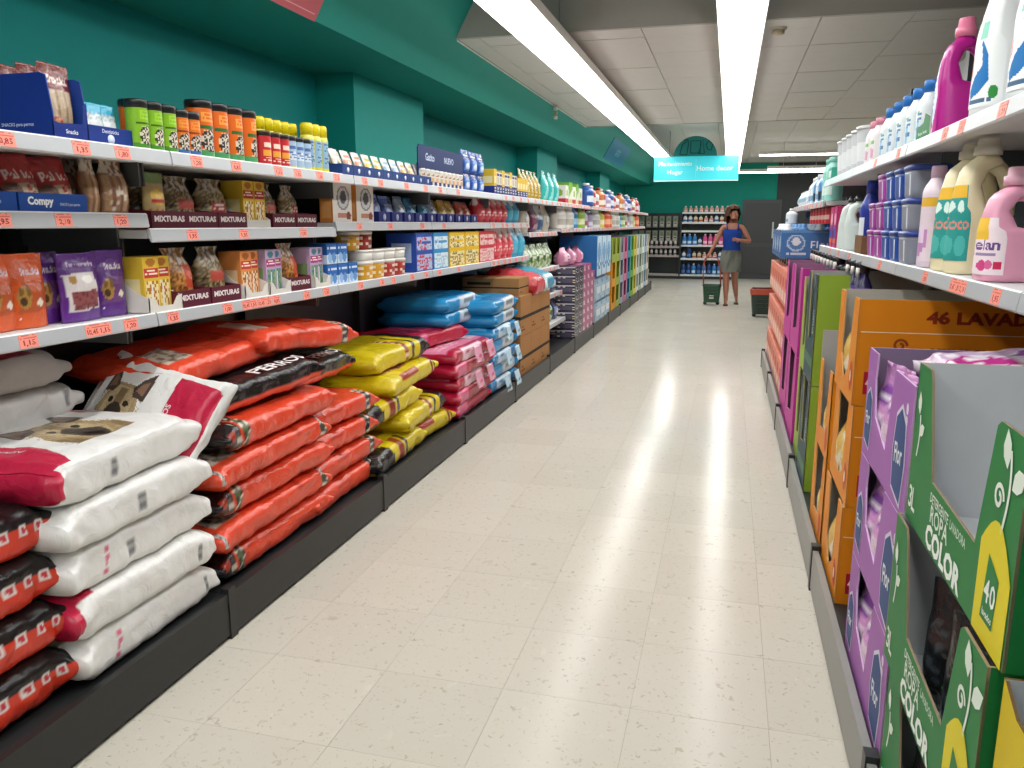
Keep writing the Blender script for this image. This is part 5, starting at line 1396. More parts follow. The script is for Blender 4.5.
# ---- magenta cartons and salmon packs further on
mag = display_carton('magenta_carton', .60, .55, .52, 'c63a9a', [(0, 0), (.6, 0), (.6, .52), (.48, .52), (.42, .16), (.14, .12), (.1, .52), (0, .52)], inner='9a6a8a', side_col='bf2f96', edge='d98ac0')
for k in range(2):
    for i in range(2):
        thing('display_carton', mag, 'magenta carton, %s, in the %s stack past the lime cartons' % (('lower', 'upper')[i], ORD[k]), 'carton', (.42 + .275, 5.25 + .64 * k, .152 + .524 * i), PI, 'magenta cartons')
    for i in range(2):
        for j in range(2):
            thing('bottle', bottle('pink_bottle', .05, .36, 'd96aa8', [('r', .1, .2, .9, .6, 'f2d5e6')], 'f2f2f2', ry=.07) if (k, i, j) == (0, 0, 0) else [P_('body', bpy.data.meshes['pink_bottle'], PLASTIC), P_('cap', bpy.data.meshes['pink_bottle_cap'], PLASTIC)],
                  'pink bottle in the %s magenta carton of the %s stack, %s' % (('lower', 'upper')[i], ORD[k], ('near', 'far')[j]), 'bottle', (.52, 5.13 + .64 * k + .24 * j, .165 + .524 * i), PI, 'pink bottles in magenta cartons')
def salmon_pack():
    return [P_('carton', box_mesh('salmon_pack', .50, .30, .26, {'F': paint('e58f7a', [('r', .1, .1, .9, .4, 'f2c9bb'), ('e', .5, .65, .3, .2, 'c9604a')]), 'S': paint('e08a74', [('r', .12, .05, .32, .3, '3a3536'), ('e', .24, .52, .12, .12, 'b5a0a0'), ('w', .5, .2, .9, .7, 'f5d8cc', 4, 8)])}, 'e08a74', {'F': (10, 10), 'S': (18, 14)}), CARD)] + \
           [P_('bottle_neck', loft('neck_%d' % q, [(.258, .16, -.09 + .09 * q, .022, .03, 3), (.29, .16, -.09 + .09 * q, .018, .02, 2), (.30, .16, -.09 + .09 * q, .02, .02, 2), (.325, .16, -.09 + .09 * q, .018, .018, 2)], 12, col='e8ead0' if q % 2 else '2a2a2e'), PLASTIC) for q in range(3)]
spk = salmon_pack()
for k in range(4):
    for i in range(3):
        thing('bottle_pack', spk, 'salmon pink bottle pack, %s column past the magenta cartons, %s' % (ORD[k], ('bottom', 'middle', 'top')[i]), 'bottle pack', (.43 + .25, 6.40 + .31 * k, .152 + .34 * i), PI, 'salmon bottle packs')
for k in range(4):
    for i in range(3):
        thing('bottle_pack', spk, 'salmon pink bottle pack at the far shelf end, %s column, %s' % (ORD[k], ('bottom', 'middle', 'top')[i]), 'bottle pack', (.43 + .25, 7.64 + .31 * k - .02, .152 + .34 * i), PI, 'salmon bottle packs far end')
# navy trigger bottles standing behind the cartons
nvb = [P_('body', loft('navy_body', [(0, 0, 0, .035, .045, 3), (.15, 0, 0, .035, .045, 3), (.20, 0, 0, .016, .016, 2), (.22, 0, 0, .015, .015, 2)], 16, (lambda s, t, f=paint('221c4a', [('r', .2, 0, .6, 1, '5a4a8a')]): f(s, t)), crisp=True, sub=3), PLASTIC),
       P_('trigger_head', loft('trig', [(.215, 0, 0, .018, .016, 2), (.24, .008, 0, .03, .015, 2.6), (.262, .01, 0, .035, .014, 3), (.272, .0, 0, .02, .012, 2)], 12, col='19191c'), PLASTIC),
       P_('trigger', loft('trigw', [(.20, .035, 0, .008, .01, 2), (.24, .03, 0, .012, .012, 2)], 10, col='e9e2dc'), PLASTIC)]
for i in range(14):
    thing('spray_bottle', nvb, 'navy spray bottle with black trigger in the row under the middle shelf, %s' % ORD[i], 'spray bottle', (.62, 4.05 + .17 * i, 1.01 if 4.05 + .17 * i < 4.43 else .96 if 4.05 + .17 * i < 4.9 else 1.0), PI, 'navy spray bottles')

# ------------------------------------------------------------------ jugs and bottles on the shelves
def jug(name, H, rx, ry, body, cap, label=None, lab_t=(-.13, .2), lab_z=(.08, .46), cap_h=.11, capcol2=None, hole=(.46, .84), lm=(70, 60), handle_r=.34, label_base=None, power=3.2):
    z0, z1 = hole
    S = [(0, 0, rx * .94, ry * .92), (.02, 0, rx, ry), (.2, 0, rx, ry), (z0 - .06, 0, rx * .98, ry * .98), (z0, rx * .10, rx * .88, ry * .95), (z0 + .04, rx * .50, rx * .46, ry * .84),
         ((z0 + z1) / 2, rx * .58, rx * .30, ry * .66), (z1 - .08, rx * .42, rx * .36, ry * .64), (z1 - .03, rx * .10, rx * .55, ry * .64), (z1 + .01, 0, rx * .44, ry * .58), (z1 + .04, 0, rx * .30, rx * .30), (1 - cap_h, 0, rx * .30, rx * .30)]
    secs = [(z * H, cx, 0, a, b, power if z < z1 else 2.2) for z, cx, a, b in S]
    pr = [P_('body', loft(name, secs, 36, col=body, sub=3), PLASTIC)]
    hp = [(-rx * .70, 0, (z0 - .07) * H), (-rx * .88, 0, (z0 + .0) * H), (-rx * .90, 0, (z0 + .10) * H), (-rx * .80, 0, (z0 + .2) * H), (-rx * .62, 0, (z1 - .09) * H), (-rx * .30, 0, (z1 - .03) * H), (0, 0, (z1 - .02) * H)]
    pr.append(P_('handle', tube_mesh(name + '_handle', hp, [ry * handle_r * q for q in (1.3, 1.05, .95, .95, 1, 1.1, 1.2)], body, 12), PLASTIC))
    cr = rx * .42
    pr.append(P_('cap', loft(name + '_cap', [((1 - cap_h - .01) * H, 0, 0, cr * 1.05, cr * 1.05, 2), ((1 - cap_h * .55) * H, 0, 0, cr * 1.05, cr * 1.05, 2), ((1 - cap_h * .5) * H, 0, 0, cr * .85, cr * .85, 2), (H * .99, 0, 0, cr * .8, cr * .8, 2), (H, 0, 0, cr * .7, cr * .7, 2)], 20, col=cap), PLASTIC))
    if label:
        nu, nv = lm
        P = np.zeros((nv + 1, nu + 1, 3))
        for i in range(nv + 1):
            z = lab_z[0] + (lab_z[1] - lab_z[0]) * i / nv
            for k in range(len(S) - 1):
                if S[k][0] <= z <= S[k + 1][0]: break
            w = (z - S[k][0]) / (S[k + 1][0] - S[k][0])
            cx, a, b = (S[k][q] * (1 - w) + S[k + 1][q] * w for q in (1, 2, 3))
            for j in range(nu + 1):
                th = 2 * PI * (lab_t[0] + (lab_t[1] - lab_t[0]) * j / nu)
                c, s = math.cos(th), math.sin(th)
                P[i, j] = (cx + (a + .0015) * math.copysign(abs(c) ** (2 / power), c), (b + .0015) * math.copysign(abs(s) ** (2 / power), s), z * H)
        f = paint(label_base or body, label)
        pr.append(P_('label', grid_mesh(name + '_label', P, lambda s, t: f(t, s), False, crisp=True), CARD))
    return pr
pinkj = jug('pink_jug', .285, .078, .056, 'e8a2bd', 'e3a9bd', [('r', 0, .62, .62, 1, 'f0c13f'), ('t', 'elan', .3, .44, .9, .62, '6a4a8a'), ('e', .5, .16, .12, .1, 'd84a8a'), ('e', .68, .18, .1, .08, 'e06a9f'), ('r', .8, .1, .95, .24, 'd02a5a'), ('w', .2, .3, .9, .38, '9a8ab0', 1, 10)], label_base='f5e2ea', lab_z=(.06, .56), cap_h=.15, hole=(.44, .80))
creamj = jug('cream_jug', .385, .084, .06, 'eadfb8', 'dcd6c8', [('r', .05, .0, .95, 1, '2f9a94'), ('r', .1, .84, .9, 1, 'eab93a'), ('e', .3, .72, .14, .08, 'd9efe8'), ('e', .65, .72, .14, .08, 'd9efe8'), ('t', 'Coco', .08, .42, .92, .58, 'e08a80'), ('e', .3, .2, .18, .14, '4fb5ae'), ('e', .7, .2, .18, .14, '4fb5ae')], lab_t=(-.12, .16), lab_z=(.10, .66), label_base='eadfb8')
whitej = jug('white_jug', .40, .10, .066, 'e9ecec', 'e2a0b5', [('p', [(.35, .1), (.7, .3), (.62, .6), (.45, .8), (.5, .5), (.3, .2)], '1f74b8'), ('p', [(.1, .2), (.35, .4), (.3, .62), (.12, .5)], 'e8a0a0'), ('e', .82, .16, .1, .08, '2f8a3f'), ('r', .42, .8, .56, 1, '8fd0bd'), ('w', .2, .02, .8, .1, '4a6a8a', 1, 12)], lab_t=(-.14, .17), lab_z=(.06, .6), label_base='eef1f2')
magj = jug('magenta_bottle', .35, .07, .05, 'b81f8c', 'e07a9a', [('p', [(.1, 0), (.7, 0), (.8, .5), (.6, 1), (.1, 1)], 'd8dcec'), ('p', [(.25, .1), (.6, .15), (.6, .7), (.3, .8)], '3a62b5'), ('w', .25, .3, .65, .7, 'f2f4fa', 5, 5), ('e', .45, .1, .25, .07, 'c02a3a')], lab_t=(-.14, .05), lab_z=(.02, .66), hole=(.42, .8), cap_h=.15)
ZRT, ZRM = 1.731, 1.306
thing('detergent_jug', pinkj, 'pink softener jug with oval handle and flower label', 'jug', (.70, 2.34, ZRM), PI + .15)
thing('detergent_jug', pinkj, 'pink softener jug behind the one at the shelf front', 'jug', (.90, 2.33, ZRM), PI - .1)
thing('detergent_jug', creamj, 'tall cream jug with teal label on the middle shelf', 'jug', (.71, 2.67, ZRM), PI + .3)
thing('detergent_jug', creamj, 'second tall cream jug just behind the teal-labelled one', 'jug', (.71, 2.83, ZRM), PI + .3)
thing('detergent_jug', creamj, 'cream jug at the back behind the pink ones', 'jug', (.93, 2.55, ZRM), PI)
lilb = bottle('lilac_softener', .042, .30, 'e6d5e2', [('r', 0, .0, 1, .06, 'd9c8d8'), ('e', .5, .38, .35, .22, 'c48ac4'), ('e', .55, .45, .2, .12, 'ecd8ec'), ('r', .0, .84, 1, .96, 'e5b53a'), ('e', .25, .12, .08, .04, '8a6aa0'), ('w', .5, .08, .9, .16, '7a6a8a', 1, 8)], 'd3b0cc', ry=.05, neck=.5, shoulder=.82, ch=.035)
thing('bottle', lilb, 'slim white and lilac softener bottle with yellow band', 'bottle', (.668, 3.04, ZRM), PI)
thing('bottle', lilb, 'lilac softener bottle behind the yellow-banded one', 'bottle', (.80, 3.06, ZRM), PI)
def cap_tub(name, col, lidc, strip='dfe6f0'):
    f = paint(col, [('r', .36, .15, .44, .85, strip), ('r', .56, .15, .64, .85, strip)])
    def g(s, t):
        d = t if t < .5 else t - 1
        return f(.5 + d * 2, s)
    return [P_('tub', loft(name, [(0, 0, 0, .062, .068, 5), (.01, 0, 0, .066, .072, 5), (.10, 0, 0, .072, .078, 5)], 32, g, crisp=True, sub=6), PLASTIC),
            P_('lid', loft(name + '_lid', [(.098, 0, 0, .075, .081, 5), (.112, 0, 0, .076, .082, 5), (.118, 0, 0, .07, .076, 5)], 28, col=lidc), PLASTIC)]
ctb = {'grey': cap_tub('grey_cap_tub', '878b98', '2a3f8f'), 'blue': cap_tub('blue_cap_tub', '234a9c', '1f4290'), 'purple': cap_tub('purple_cap_tub', 'a0409a', '8f3a90')}
for c, nm in enumerate(('grey', 'blue', 'blue', 'purple', 'purple')):
    for z in range(3):
        if nm == 'purple' and z == 2 and c == 4: continue
        thing('capsule_tub', ctb[nm], '%s capsule tub on the middle shelf, %s column after the lilac bottles, %s' % (nm, ORD[c], ('bottom', 'middle', 'top')[z]), 'tub', (.69, 3.30 + .185 * c, ZRM + .118 * z), PI, 'capsule tubs')
trayb = [P_('tray', tray_mesh('brown_tray', .2, .22, .06, .09, '7a5c40'), KRAFT)]
thing('display_tray', trayb, 'low brown card tray past the purple tubs', 'tray', (.71, 4.28, ZRM))
thing('bottle', bottle('blue_trigger', .05, .30, '27389a', [('r', .2, .2, .8, .8, 'dfe6ee')], '2238a0', ry=.05, neck=.5, ch=.06), 'blue and white bottle with blue head past the brown tray', 'bottle', (.69, 4.50, ZRM), PI)
thing('detergent_jug', jug('white_jar_jug', .30, .075, .055, 'd5e0dc', '1c2022', None, cap_h=.1), 'white jug with black cap near the far shelf end', 'jug', (.69, 4.86, ZRM), PI)
thing('detergent_jug', [P_(a, bpy.data.meshes[b], PLASTIC) for a, b in (('body', 'white_jar_jug'), ('handle', 'white_jar_jug_handle'), ('cap', 'white_jar_jug_cap'))], 'white jug with black cap, second one behind', 'jug', (.69, 5.12, ZRM), PI)
pbx = pbox('pink_print_box', .12, .14, .25, 'b8306a', [('p', [(0, 0), (1, .3), (1, .6), (0, .4)], '3a3f9a'), ('e', .5, .7, .3, .15, 'e8b0c8'), ('r', .1, .1, .9, .2, 'e06a3a')])
for i in range(2):
    thing('detergent_box', pbx, 'pink and blue printed detergent box at the far shelf end, %s' % ('near', 'far')[i], 'box', (.69, 5.42 + .17 * i, ZRM), PI, 'pink and blue boxes')
# top shelf of the detergent side
thing('detergent_jug', whitej, 'large white jug with blue swirl label at the frame edge on top', 'jug', (.72, 2.22, ZRT), PI + .25)
thing('detergent_jug', whitej, 'large white jug with blue swirl beside the magenta bottle', 'jug', (.715, 2.52, ZRT), PI + .25)
thing('detergent_jug', whitej, 'large white jug standing between the two swirl-labelled ones', 'jug', (.86, 2.38, ZRT), PI)
thing('detergent_jug', magj, 'bright magenta detergent bottle with pink clear cap', 'bottle', (.685, 2.95, ZRT), PI + .12)
gcard = [P_('card', panel_mesh('green_card', [(0, 0), (.2, 0), (.2, .07), (.12, .09), (.1, .06), (0, .05)], .004, '2f7a45', 'dfe4df'), CARD, frame((.0, -.1, 0), (0, 1, 0), (0, 0, 1)), [sub('lettering', lettering('Bosque Verde', .014, 'dfe9df', .13), .1, .025)])]
thing('shelf_sign', gcard, 'small green cut-out card sign standing by the magenta bottle', 'sign', (.625, 3.14, ZRT), PI)
wbc = bottle('white_bottle_bluecap', .046, .185, 'dde6ea', [('p', [(.3, .15), (.6, .2), (.55, .7), (.35, .6)], '7fb5d5'), ('w', .3, .3, .7, .8, '4a7fb0', 6, 4), ('e', .5, .86, .08, .05, '3f9a5a')], '1f6fc0', ry=.055, neck=.62, ch=.038)
for i in range(5):
    thing('bottle', wbc, 'white detergent bottle with bright blue cap on top, %s of five' % ORD[i], 'bottle', (.68, 3.30 + .185 * i, ZRT), PI, 'white bottles with blue caps')
wpc = bottle('white_bottle_pinkcap', .046, .185, 'e6e2e4', [('e', .5, .4, .25, .2, 'd8a0b8'), ('r', .3, .7, .7, .85, '7fb55a')], 'e090a8', ry=.055, neck=.62, ch=.03)
for i in range(2):
    thing('bottle', wpc, 'white detergent bottle with pink cap past the blue-capped ones, %s' % ('near', 'far')[i], 'bottle', (.68, 4.30 + .16 * i, ZRT), PI, 'white bottles with pink caps')
bkt = [P_('tub', lathe('bucket', [(.075, 0), (.078, .01), (.088, .20), (.09, .205)], 28, wrap_front(paint('c9ccd0', [('r', .2, .2, .8, .7, 'e2e6e8'), ('e', .35, .3, .12, .1, '3f9a8a'), ('w', .3, .4, .7, .65, '5a7fa0', 3, 5)])), sub=6), PLASTIC), P_('lid', lathe('bucket_lid', [(.093, .203), (.094, .215), (.085, .22), (.02, .221)], 28, col='dadcde'), PLASTIC)]
for i in range(5):
    thing('powder_tub', bkt, 'pale grey round powder tub with lid on top, %s of five' % ORD[i], 'tub', (.71, 4.70 + .2 * i, ZRT), PI, 'round powder tubs')
tqb = pbox('turquoise_box', .12, .16, .08, '3fa88f', [('r', .1, .2, .9, .8, 'cfe8dd')])
thing('detergent_box', tqb, 'small turquoise box at the far end of the top shelf', 'box', (.68, 5.80, ZRT), PI)
# the lower shelf beyond: assorted bottles
tq = bottle('turquoise_bottle', .06, .26, '8fd0c4', [('r', .1, .2, .9, .6, 'd9efe8')], '7fc4b8', ry=.08, neck=.7)
bk = bottle('blue_dark_bottle', .05, .20, '4f8fc8', [('r', .15, .15, .85, .6, '1c2a44')], 'dfe6ee', ry=.07)
wk = bottle('white_round_bottle', .05, .19, 'dde4e8', [('r', .15, .2, .85, .5, '7aa5c8')], 'f2f2f2', ry=.07)
for i, (pp, nm) in enumerate(((tq, 'turquoise'), (tq, 'pale turquoise'), (bk, 'blue dark-labelled'), (bk, 'blue'), (wk, 'white'), (bk, 'dark-labelled'), (wk, 'white round'), (wk, 'plain white'))):
    thing('bottle', pp, '%s bottle on the stepped-down shelf, %s past the tubs' % (nm, ORD[i]), 'bottle', (.68, 6.02 + .19 * i, 1.606), PI, 'bottles on the stepped-down shelf')
wpk = pouch('white_wipe_pack', .17, .13, .08, paint('dfe4e8', [('r', .2, .3, .8, .7, '9ab8d0'), ('s', 0, 0, 1, 1, 'b5c4d0', .2, 8)]), 84, crinkle=.012)
for i in range(5):
    thing('wipe_pack', wpk, 'crumpled white pack at the far end of the stepped-down shelf, %s of five' % ORD[i], 'pack', (.66, 7.58 + .18 * i, 1.606), PI, 'crumpled white packs')
rbt = tub('red_tub_r', .06, .10, wrap_front(paint('b82a35', [('r', .2, .3, .8, .6, 'e8c0b8')])), '8a1f2a', .02)
for i in range(6):
    thing('powder_tub', rbt, 'round red tub in the shade under the stepped-down shelf, %s of six' % ORD[i], 'tub', (.70, 6.1 + .22 * i, 1.452), PI, 'round red tubs')
# blue floral bottle packs on top of the salmon ones
def floral_pack():
    d, w, h = .50, .34, .235
    pr = [P_('wrap', box_mesh('floral_wrap', d, w, h, {'S': paint('3a74b5', [('e', .24, .55, .15, .3, 'a9c4e0'), ('e', .24, .55, .12, .24, '4f83bd'), ('e', .24, .6, .07, .14, 'd9e6f2'), ('t', 'Floral', .48, .36, .92, .62, 'd3e2f2'), ('w', .1, .1, .4, .2, 'bcd2ea', 1, 9), ('r', .0, .9, 1, 1, '5a90c8')]),
              'F': paint('3a74b5', [('e', .5, .5, .3, .3, 'a9c4e0')])}, '356cab', {'S': (44, 24), 'F': (12, 10)}), FILMS)]
    for q in range(4):
        pr.append(P_('bottle_neck', loft('fneck_%d' % q, [(h - .005, .19 - .125 * q, .06, .05, .06, 2.4), (h + .02, .19 - .125 * q, .06, .03, .03, 2), (h + .03, .19 - .125 * q, .06, .024, .024, 2), (h + .055, .19 - .125 * q, .06, .024, .024, 2)], 14, col='e3e8ee' if q % 2 == 0 else '5a90c8'), PLASTIC))
    return pr
fl = floral_pack()
for i in range(4):
    thing('bottle_pack', fl, 'blue wrapped floral bottle pack on the salmon packs, %s counted from the camera' % ORD[i], 'bottle pack', (.43 + .25, 7.45 + .36 * i, 1.162), PI, 'blue floral packs')
thing('bottle', wk, 'white bottle standing on the blue floral pack', 'bottle', (.52, 7.55, 1.45), PI, None, scale=(1, 1, .6))

# ================================================================== far stretch of the pet side
# unit with several shelves of dark bags
nvbag = pouch('navy_bag', .26, .22, .13, paint('28305f', [('r', .15, .25, .85, .6, '8a94c0'), ('e', .5, .42, .2, .12, 'dfe4f2'), ('s', 0, .6, 1, 1, '151a3a', .3, 8)]), 201)
grbag = pouch('green_leaf_bag', .26, .25, .13, paint('7f9a5a', [('s', 0, 0, 1, 1, 'd9e2cf', .4, 9), ('e', .5, .4, .25, .15, '3f6a2f')]), 202)
pkbag = pouch('pink_soft_pack', .30, .20, .18, paint('d58aa8', [('r', .1, .25, .9, .6, 'f0c8d8'), ('s', .1, .1, .9, .9, 'b85a84', .2, 8)]), 203)
for i in range(4):
    thing('food_bag', grbag, 'green and white leafy bag in the open unit past the brown cartons, upper shelf, %s' % ORD[i], 'bag', (-1.95, 7.80 + .30 * i, .998), 0, 'leafy bags')
    thing('food_bag', nvbag, 'navy bag on the lower shelf of the open unit past the brown cartons, %s' % ORD[i], 'bag', (-1.90, 7.80 + .30 * i, .718), 0, 'navy bags')
    thing('food_bag', nvbag if i % 2 else grbag, '%s bag near the floor of the open unit past the brown cartons, %s' % ('navy' if i % 2 else 'leafy', ORD[i]), 'bag', (-1.87, 7.80 + .30 * i, .418), 0, 'bags near the floor')
# dark chequered tower and pink tower
def pack_mesh(name, d, w, h, base, sh, nsh, res=(10, 8)):
    return [P_('pack', box_mesh(name, d, w, h, {'F': paint(base, sh), 'N': paint(base, nsh)}, base, {'F': res, 'N': (12, res[1])}), FILMS)]
dk = pack_mesh('dark_pack', .34, .26, .10, '3a3648', [('r', .1, .2, .9, .8, 'b9b5c2'), ('s', .1, .1, .9, .9, '2a2638', .5, 9)], [('r', .05, .25, .95, .75, '57536a'), ('s', 0, 0, 1, 1, 'd6cfae', .12, 10), ('r', 0, .88, 1, 1, 'c9c6d2')])
pp_ = pack_mesh('rose_pack', .34, .27, .10, 'b5638c', [('r', .1, .2, .6, .8, 'e2a8c4'), ('s', .5, .1, .95, .9, '7a2f5c', .4, 9)], [('r', .1, .2, .9, .8, 'd88fb0')])
for c in range(2):
    for z in range(8):
        thing('tissue_pack', dk, 'dark patterned pack in the low tower, %s column, %s from the floor' % (ORD[c], ORD[z]), 'pack', (-1.83, 9.11 + .27 * c, DECK + .103 * z), 0, 'dark patterned packs')
for c in range(3):
    for z in range(8 - (c == 2)):
        thing('tissue_pack', pp_, 'rose pink pack in the tower past the dark one, %s column, %s from the floor' % (ORD[c], ORD[z]), 'pack', (-1.83, 9.66 + .28 * c, DECK + .103 * z), 0, 'rose pink packs')
for i in range(3):
    thing('soft_pack', pkbag, 'pink soft pack lying on the towers, %s of three' % ORD[i], 'pack', (-1.86, 9.2 + .42 * i, DECK + .83), .2 * i, 'pink soft packs')
# blue cartons over pale bottle packs
bluec = [P_('carton', box_mesh('blue_tall_carton', .5, .42, .52, {'F': paint('c3d8e6', [('r', .0, .0, .12, 1, '2f6fae'), ('e', .5, .6, .3, .25, '6fa5cf'), ('w', .2, .1, .9, .3, '4f83b5', 3, 6)]), 'N': paint('2f70b0')}, '2f70b0', {'F': (12, 12), 'N': (1, 1)}), CARD),
         P_('flap', slab(-.24, .24, -.205, .0, .52, .525, '3f80be', 'blue_flap'), CARD)]
pbpk = [P_('wrap', box_mesh('pale_bottle_pack', .5, .42, .26, {'F': paint('a9c6dc', [('s', 0, 0, 1, 1, '7fa8cc', .4, 5), ('r', .1, .3, .9, .6, 'dde9f2')]), 'N': paint('b5cfe2', [('s', 0, 0, 1, 1, '8fb4d3', .4, 6)])}, 'a9c6dc', {'F': (8, 6), 'N': (8, 6)}), FILMS)] + \
       [P_('bottle_neck', lathe('pneck_%d' % q, [(.05, .25), (.022, .29), (.022, .31)], 10, col='dfe9f0'), PLASTIC, T_((.17, -.13 + .13 * q, 0))) for q in range(3)]
for c in range(3):
    for z in range(2):
        thing('bottle_pack', pbpk, 'pale blue bottle pack, %s, %s column past the rose tower' % (('lower', 'upper')[z], ORD[c]), 'bottle pack', (-1.91, 10.72 + .43 * c, DECK + .30 * z), 0, 'pale blue bottle packs')
    thing('display_carton', bluec, 'tall mid-blue carton on the pale bottle packs, %s of three' % ORD[c], 'carton', (-1.91, 10.72 + .43 * c, DECK + .62), 0, 'tall blue cartons')
def dcar(name, col, side, content):
    w, d, h = .46, .5, .36
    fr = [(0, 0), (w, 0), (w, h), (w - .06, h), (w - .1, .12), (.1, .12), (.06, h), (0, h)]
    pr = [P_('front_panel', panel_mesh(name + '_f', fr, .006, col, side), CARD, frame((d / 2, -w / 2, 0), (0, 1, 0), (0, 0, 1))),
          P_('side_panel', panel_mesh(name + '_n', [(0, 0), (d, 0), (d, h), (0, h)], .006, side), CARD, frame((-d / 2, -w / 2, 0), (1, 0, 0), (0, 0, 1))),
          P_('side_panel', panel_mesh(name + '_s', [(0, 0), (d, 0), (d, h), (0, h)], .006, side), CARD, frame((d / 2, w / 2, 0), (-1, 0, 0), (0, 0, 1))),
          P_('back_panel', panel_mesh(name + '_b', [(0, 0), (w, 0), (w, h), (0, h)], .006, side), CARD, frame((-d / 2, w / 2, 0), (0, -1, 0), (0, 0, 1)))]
    for q in range(3):
        pr.append(P_('content_bottle', loft(name + '_c%d' % q, [(.01, .13, -.13 + .13 * q, .05, .055, 3), (.24, .13, -.13 + .13 * q, .05, .055, 3), (.30, .13, -.13 + .13 * q, .022, .022, 2), (.34, .13, -.13 + .13 * q, .022, .022, 2)], 12, col=content), PLASTIC))
    return pr
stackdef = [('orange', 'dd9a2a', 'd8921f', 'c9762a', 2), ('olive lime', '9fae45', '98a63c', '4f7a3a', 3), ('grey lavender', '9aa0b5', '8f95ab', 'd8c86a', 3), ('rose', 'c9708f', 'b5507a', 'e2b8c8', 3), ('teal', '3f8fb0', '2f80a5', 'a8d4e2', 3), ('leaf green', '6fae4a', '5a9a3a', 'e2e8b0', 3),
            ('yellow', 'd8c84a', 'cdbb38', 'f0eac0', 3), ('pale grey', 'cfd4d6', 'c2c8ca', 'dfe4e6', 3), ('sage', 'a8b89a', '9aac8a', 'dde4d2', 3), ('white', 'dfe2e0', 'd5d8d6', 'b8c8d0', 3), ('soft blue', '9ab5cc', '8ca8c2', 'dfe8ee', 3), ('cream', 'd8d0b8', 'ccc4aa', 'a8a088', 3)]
for c, (nm, a, b, ct, n) in enumerate(stackdef):
    pr = dcar('far_' + nm, a, b, ct)
    for z in range(n):
        thing('display_carton', pr, '%s display carton in the far stacks along the pet side, %s' % (nm, ('bottom', 'middle', 'top')[z] if n == 3 else ('lower', 'upper')[z]), 'carton', (-1.915, 12.20 + .475 * c, DECK + .364 * z), 0, 'far display cartons')
    if c == 0:
        thing('display_carton', dcar('far_lime_top', '9fae45', '98a63c', '4f7a3a'), 'olive lime display carton standing on the far orange stack', 'carton', (-1.915, 12.20, DECK + .728), 0, 'far display cartons')

# ================================================================== hanging signs
def on_bulkhead(y, z, off=.012):
    return (-1.958 + .58 * (z - 2.742) + off, y, z)
up_ = Vector((.58, 0, 1)).normalized()
def bulk_sign(label, y0, y1, z0, z1, col, subs=()):
    L = y1 - y0; H = (z1 - z0) * math.hypot(.58, 1)
    M = frame(on_bulkhead(y0, z0), (0, 1, 0), up_[:])
    pr = [P_('panel', panel_mesh('bulk_sign_%g' % y0, [(0, 0), (L, 0), (L, H), (0, H)], .006, col), CARD, None, subs)]
    o = thing('hanging_sign', pr, label, 'sign', (0, 0, 0))
    o.matrix_world = M
    return o
bulk_sign('pink poster sign fixed to the sloping teal bulkhead', 3.05, 3.97, 2.465, 2.92, 'c2626a', [sub('lettering', lettering('PERROS', .07, 'e8b8b8'), .5, .14), sub('border_line', flat_shape('pl', [(.03, .03), (.89, .03), (.89, .036), (.03, .036)], 'e0a0a0'), 0, 0)])
bulk_sign('blue poster sign far along the sloping teal bulkhead', 13.6, 15.9, 2.52, 2.84, '1d7fa0', [sub('lettering', lettering('GATOS', .12, '7fc4d8'), 1.1, .18)])
sg = [P_('panel', panel_mesh('sign_panel', [(0, 0), (1.41, 0), (1.41, .40), (0, .40)], .012, '2fc0cc'), plain('sign_acrylic_glow', '35bcc8', .25, .5, .55), frame((-.705, 0, 0), (1, 0, 0), (0, 0, 1)),  # panel given its own glow for the strip light shining through it
      [sub('lettering', lettering('Mantenimiento', .075, 'e6fbfb', .56), .36, .28), sub('lettering', lettering('Hogar', .10, 'e6fbfb'), .36, .13), sub('lettering', lettering('Home decor', .085, 'd0f2f4'), 1.02, .20),
       ('divider_line', flat_shape('dv', [(0, 0), (.008, 0), (.008, .3), (0, .3)], '8fe0e6'), CARD, T_((.70, .05, .0015))), ('bottom_edge', slab(0, 1.41, -.012, .004, -.012, .004, 'd8f6f6', 'edge'), PLASTIC, None)]),
      P_('oval_top', panel_mesh('oval', [(.36 * math.cos(PI * k / 20), .34 * math.sin(PI * k / 20)) for k in range(21)], .01, '2b8a86'), CARD, frame((-.02, .002, .39), (1, 0, 0), (0, 0, 1)))]
def outline(pts, w=.008):
    V, F = ribbon(pts + [pts[0]], w)
    return make_mesh('icon', V, F, col='0f4a4c')
icons = [outline([(-.26, .04), (-.22, .2), (-.17, .24), (-.15, .28), (-.2, .28), (-.13, .28), (-.12, .2), (-.14, .04)]), outline([(-.08, .06), (-.08, .26), (.08, .26), (.08, .06)]), outline([(.05, .05), (.12, .28), (.15, .05)]), outline([(.2, .12), (.17, .2), (.22, .26), (.28, .2), (.26, .1)])]
sg[1] = sg[1][:4] + ([('icon_outline', m, CARD, T_((0, 0, .002))) for m in icons],)
for dx in (-.45, .45):
    sg.append(P_('hanging_wire', tube_mesh('wire_%g' % dx, [(dx, .005, .4), (dx, .005, .82)], .005, '8a8f90', 6), METALP))
thing('hanging_sign', sg, 'turquoise aisle sign with two headings and an oval drawing above', 'sign', (-.61, 14.4, 2.18))

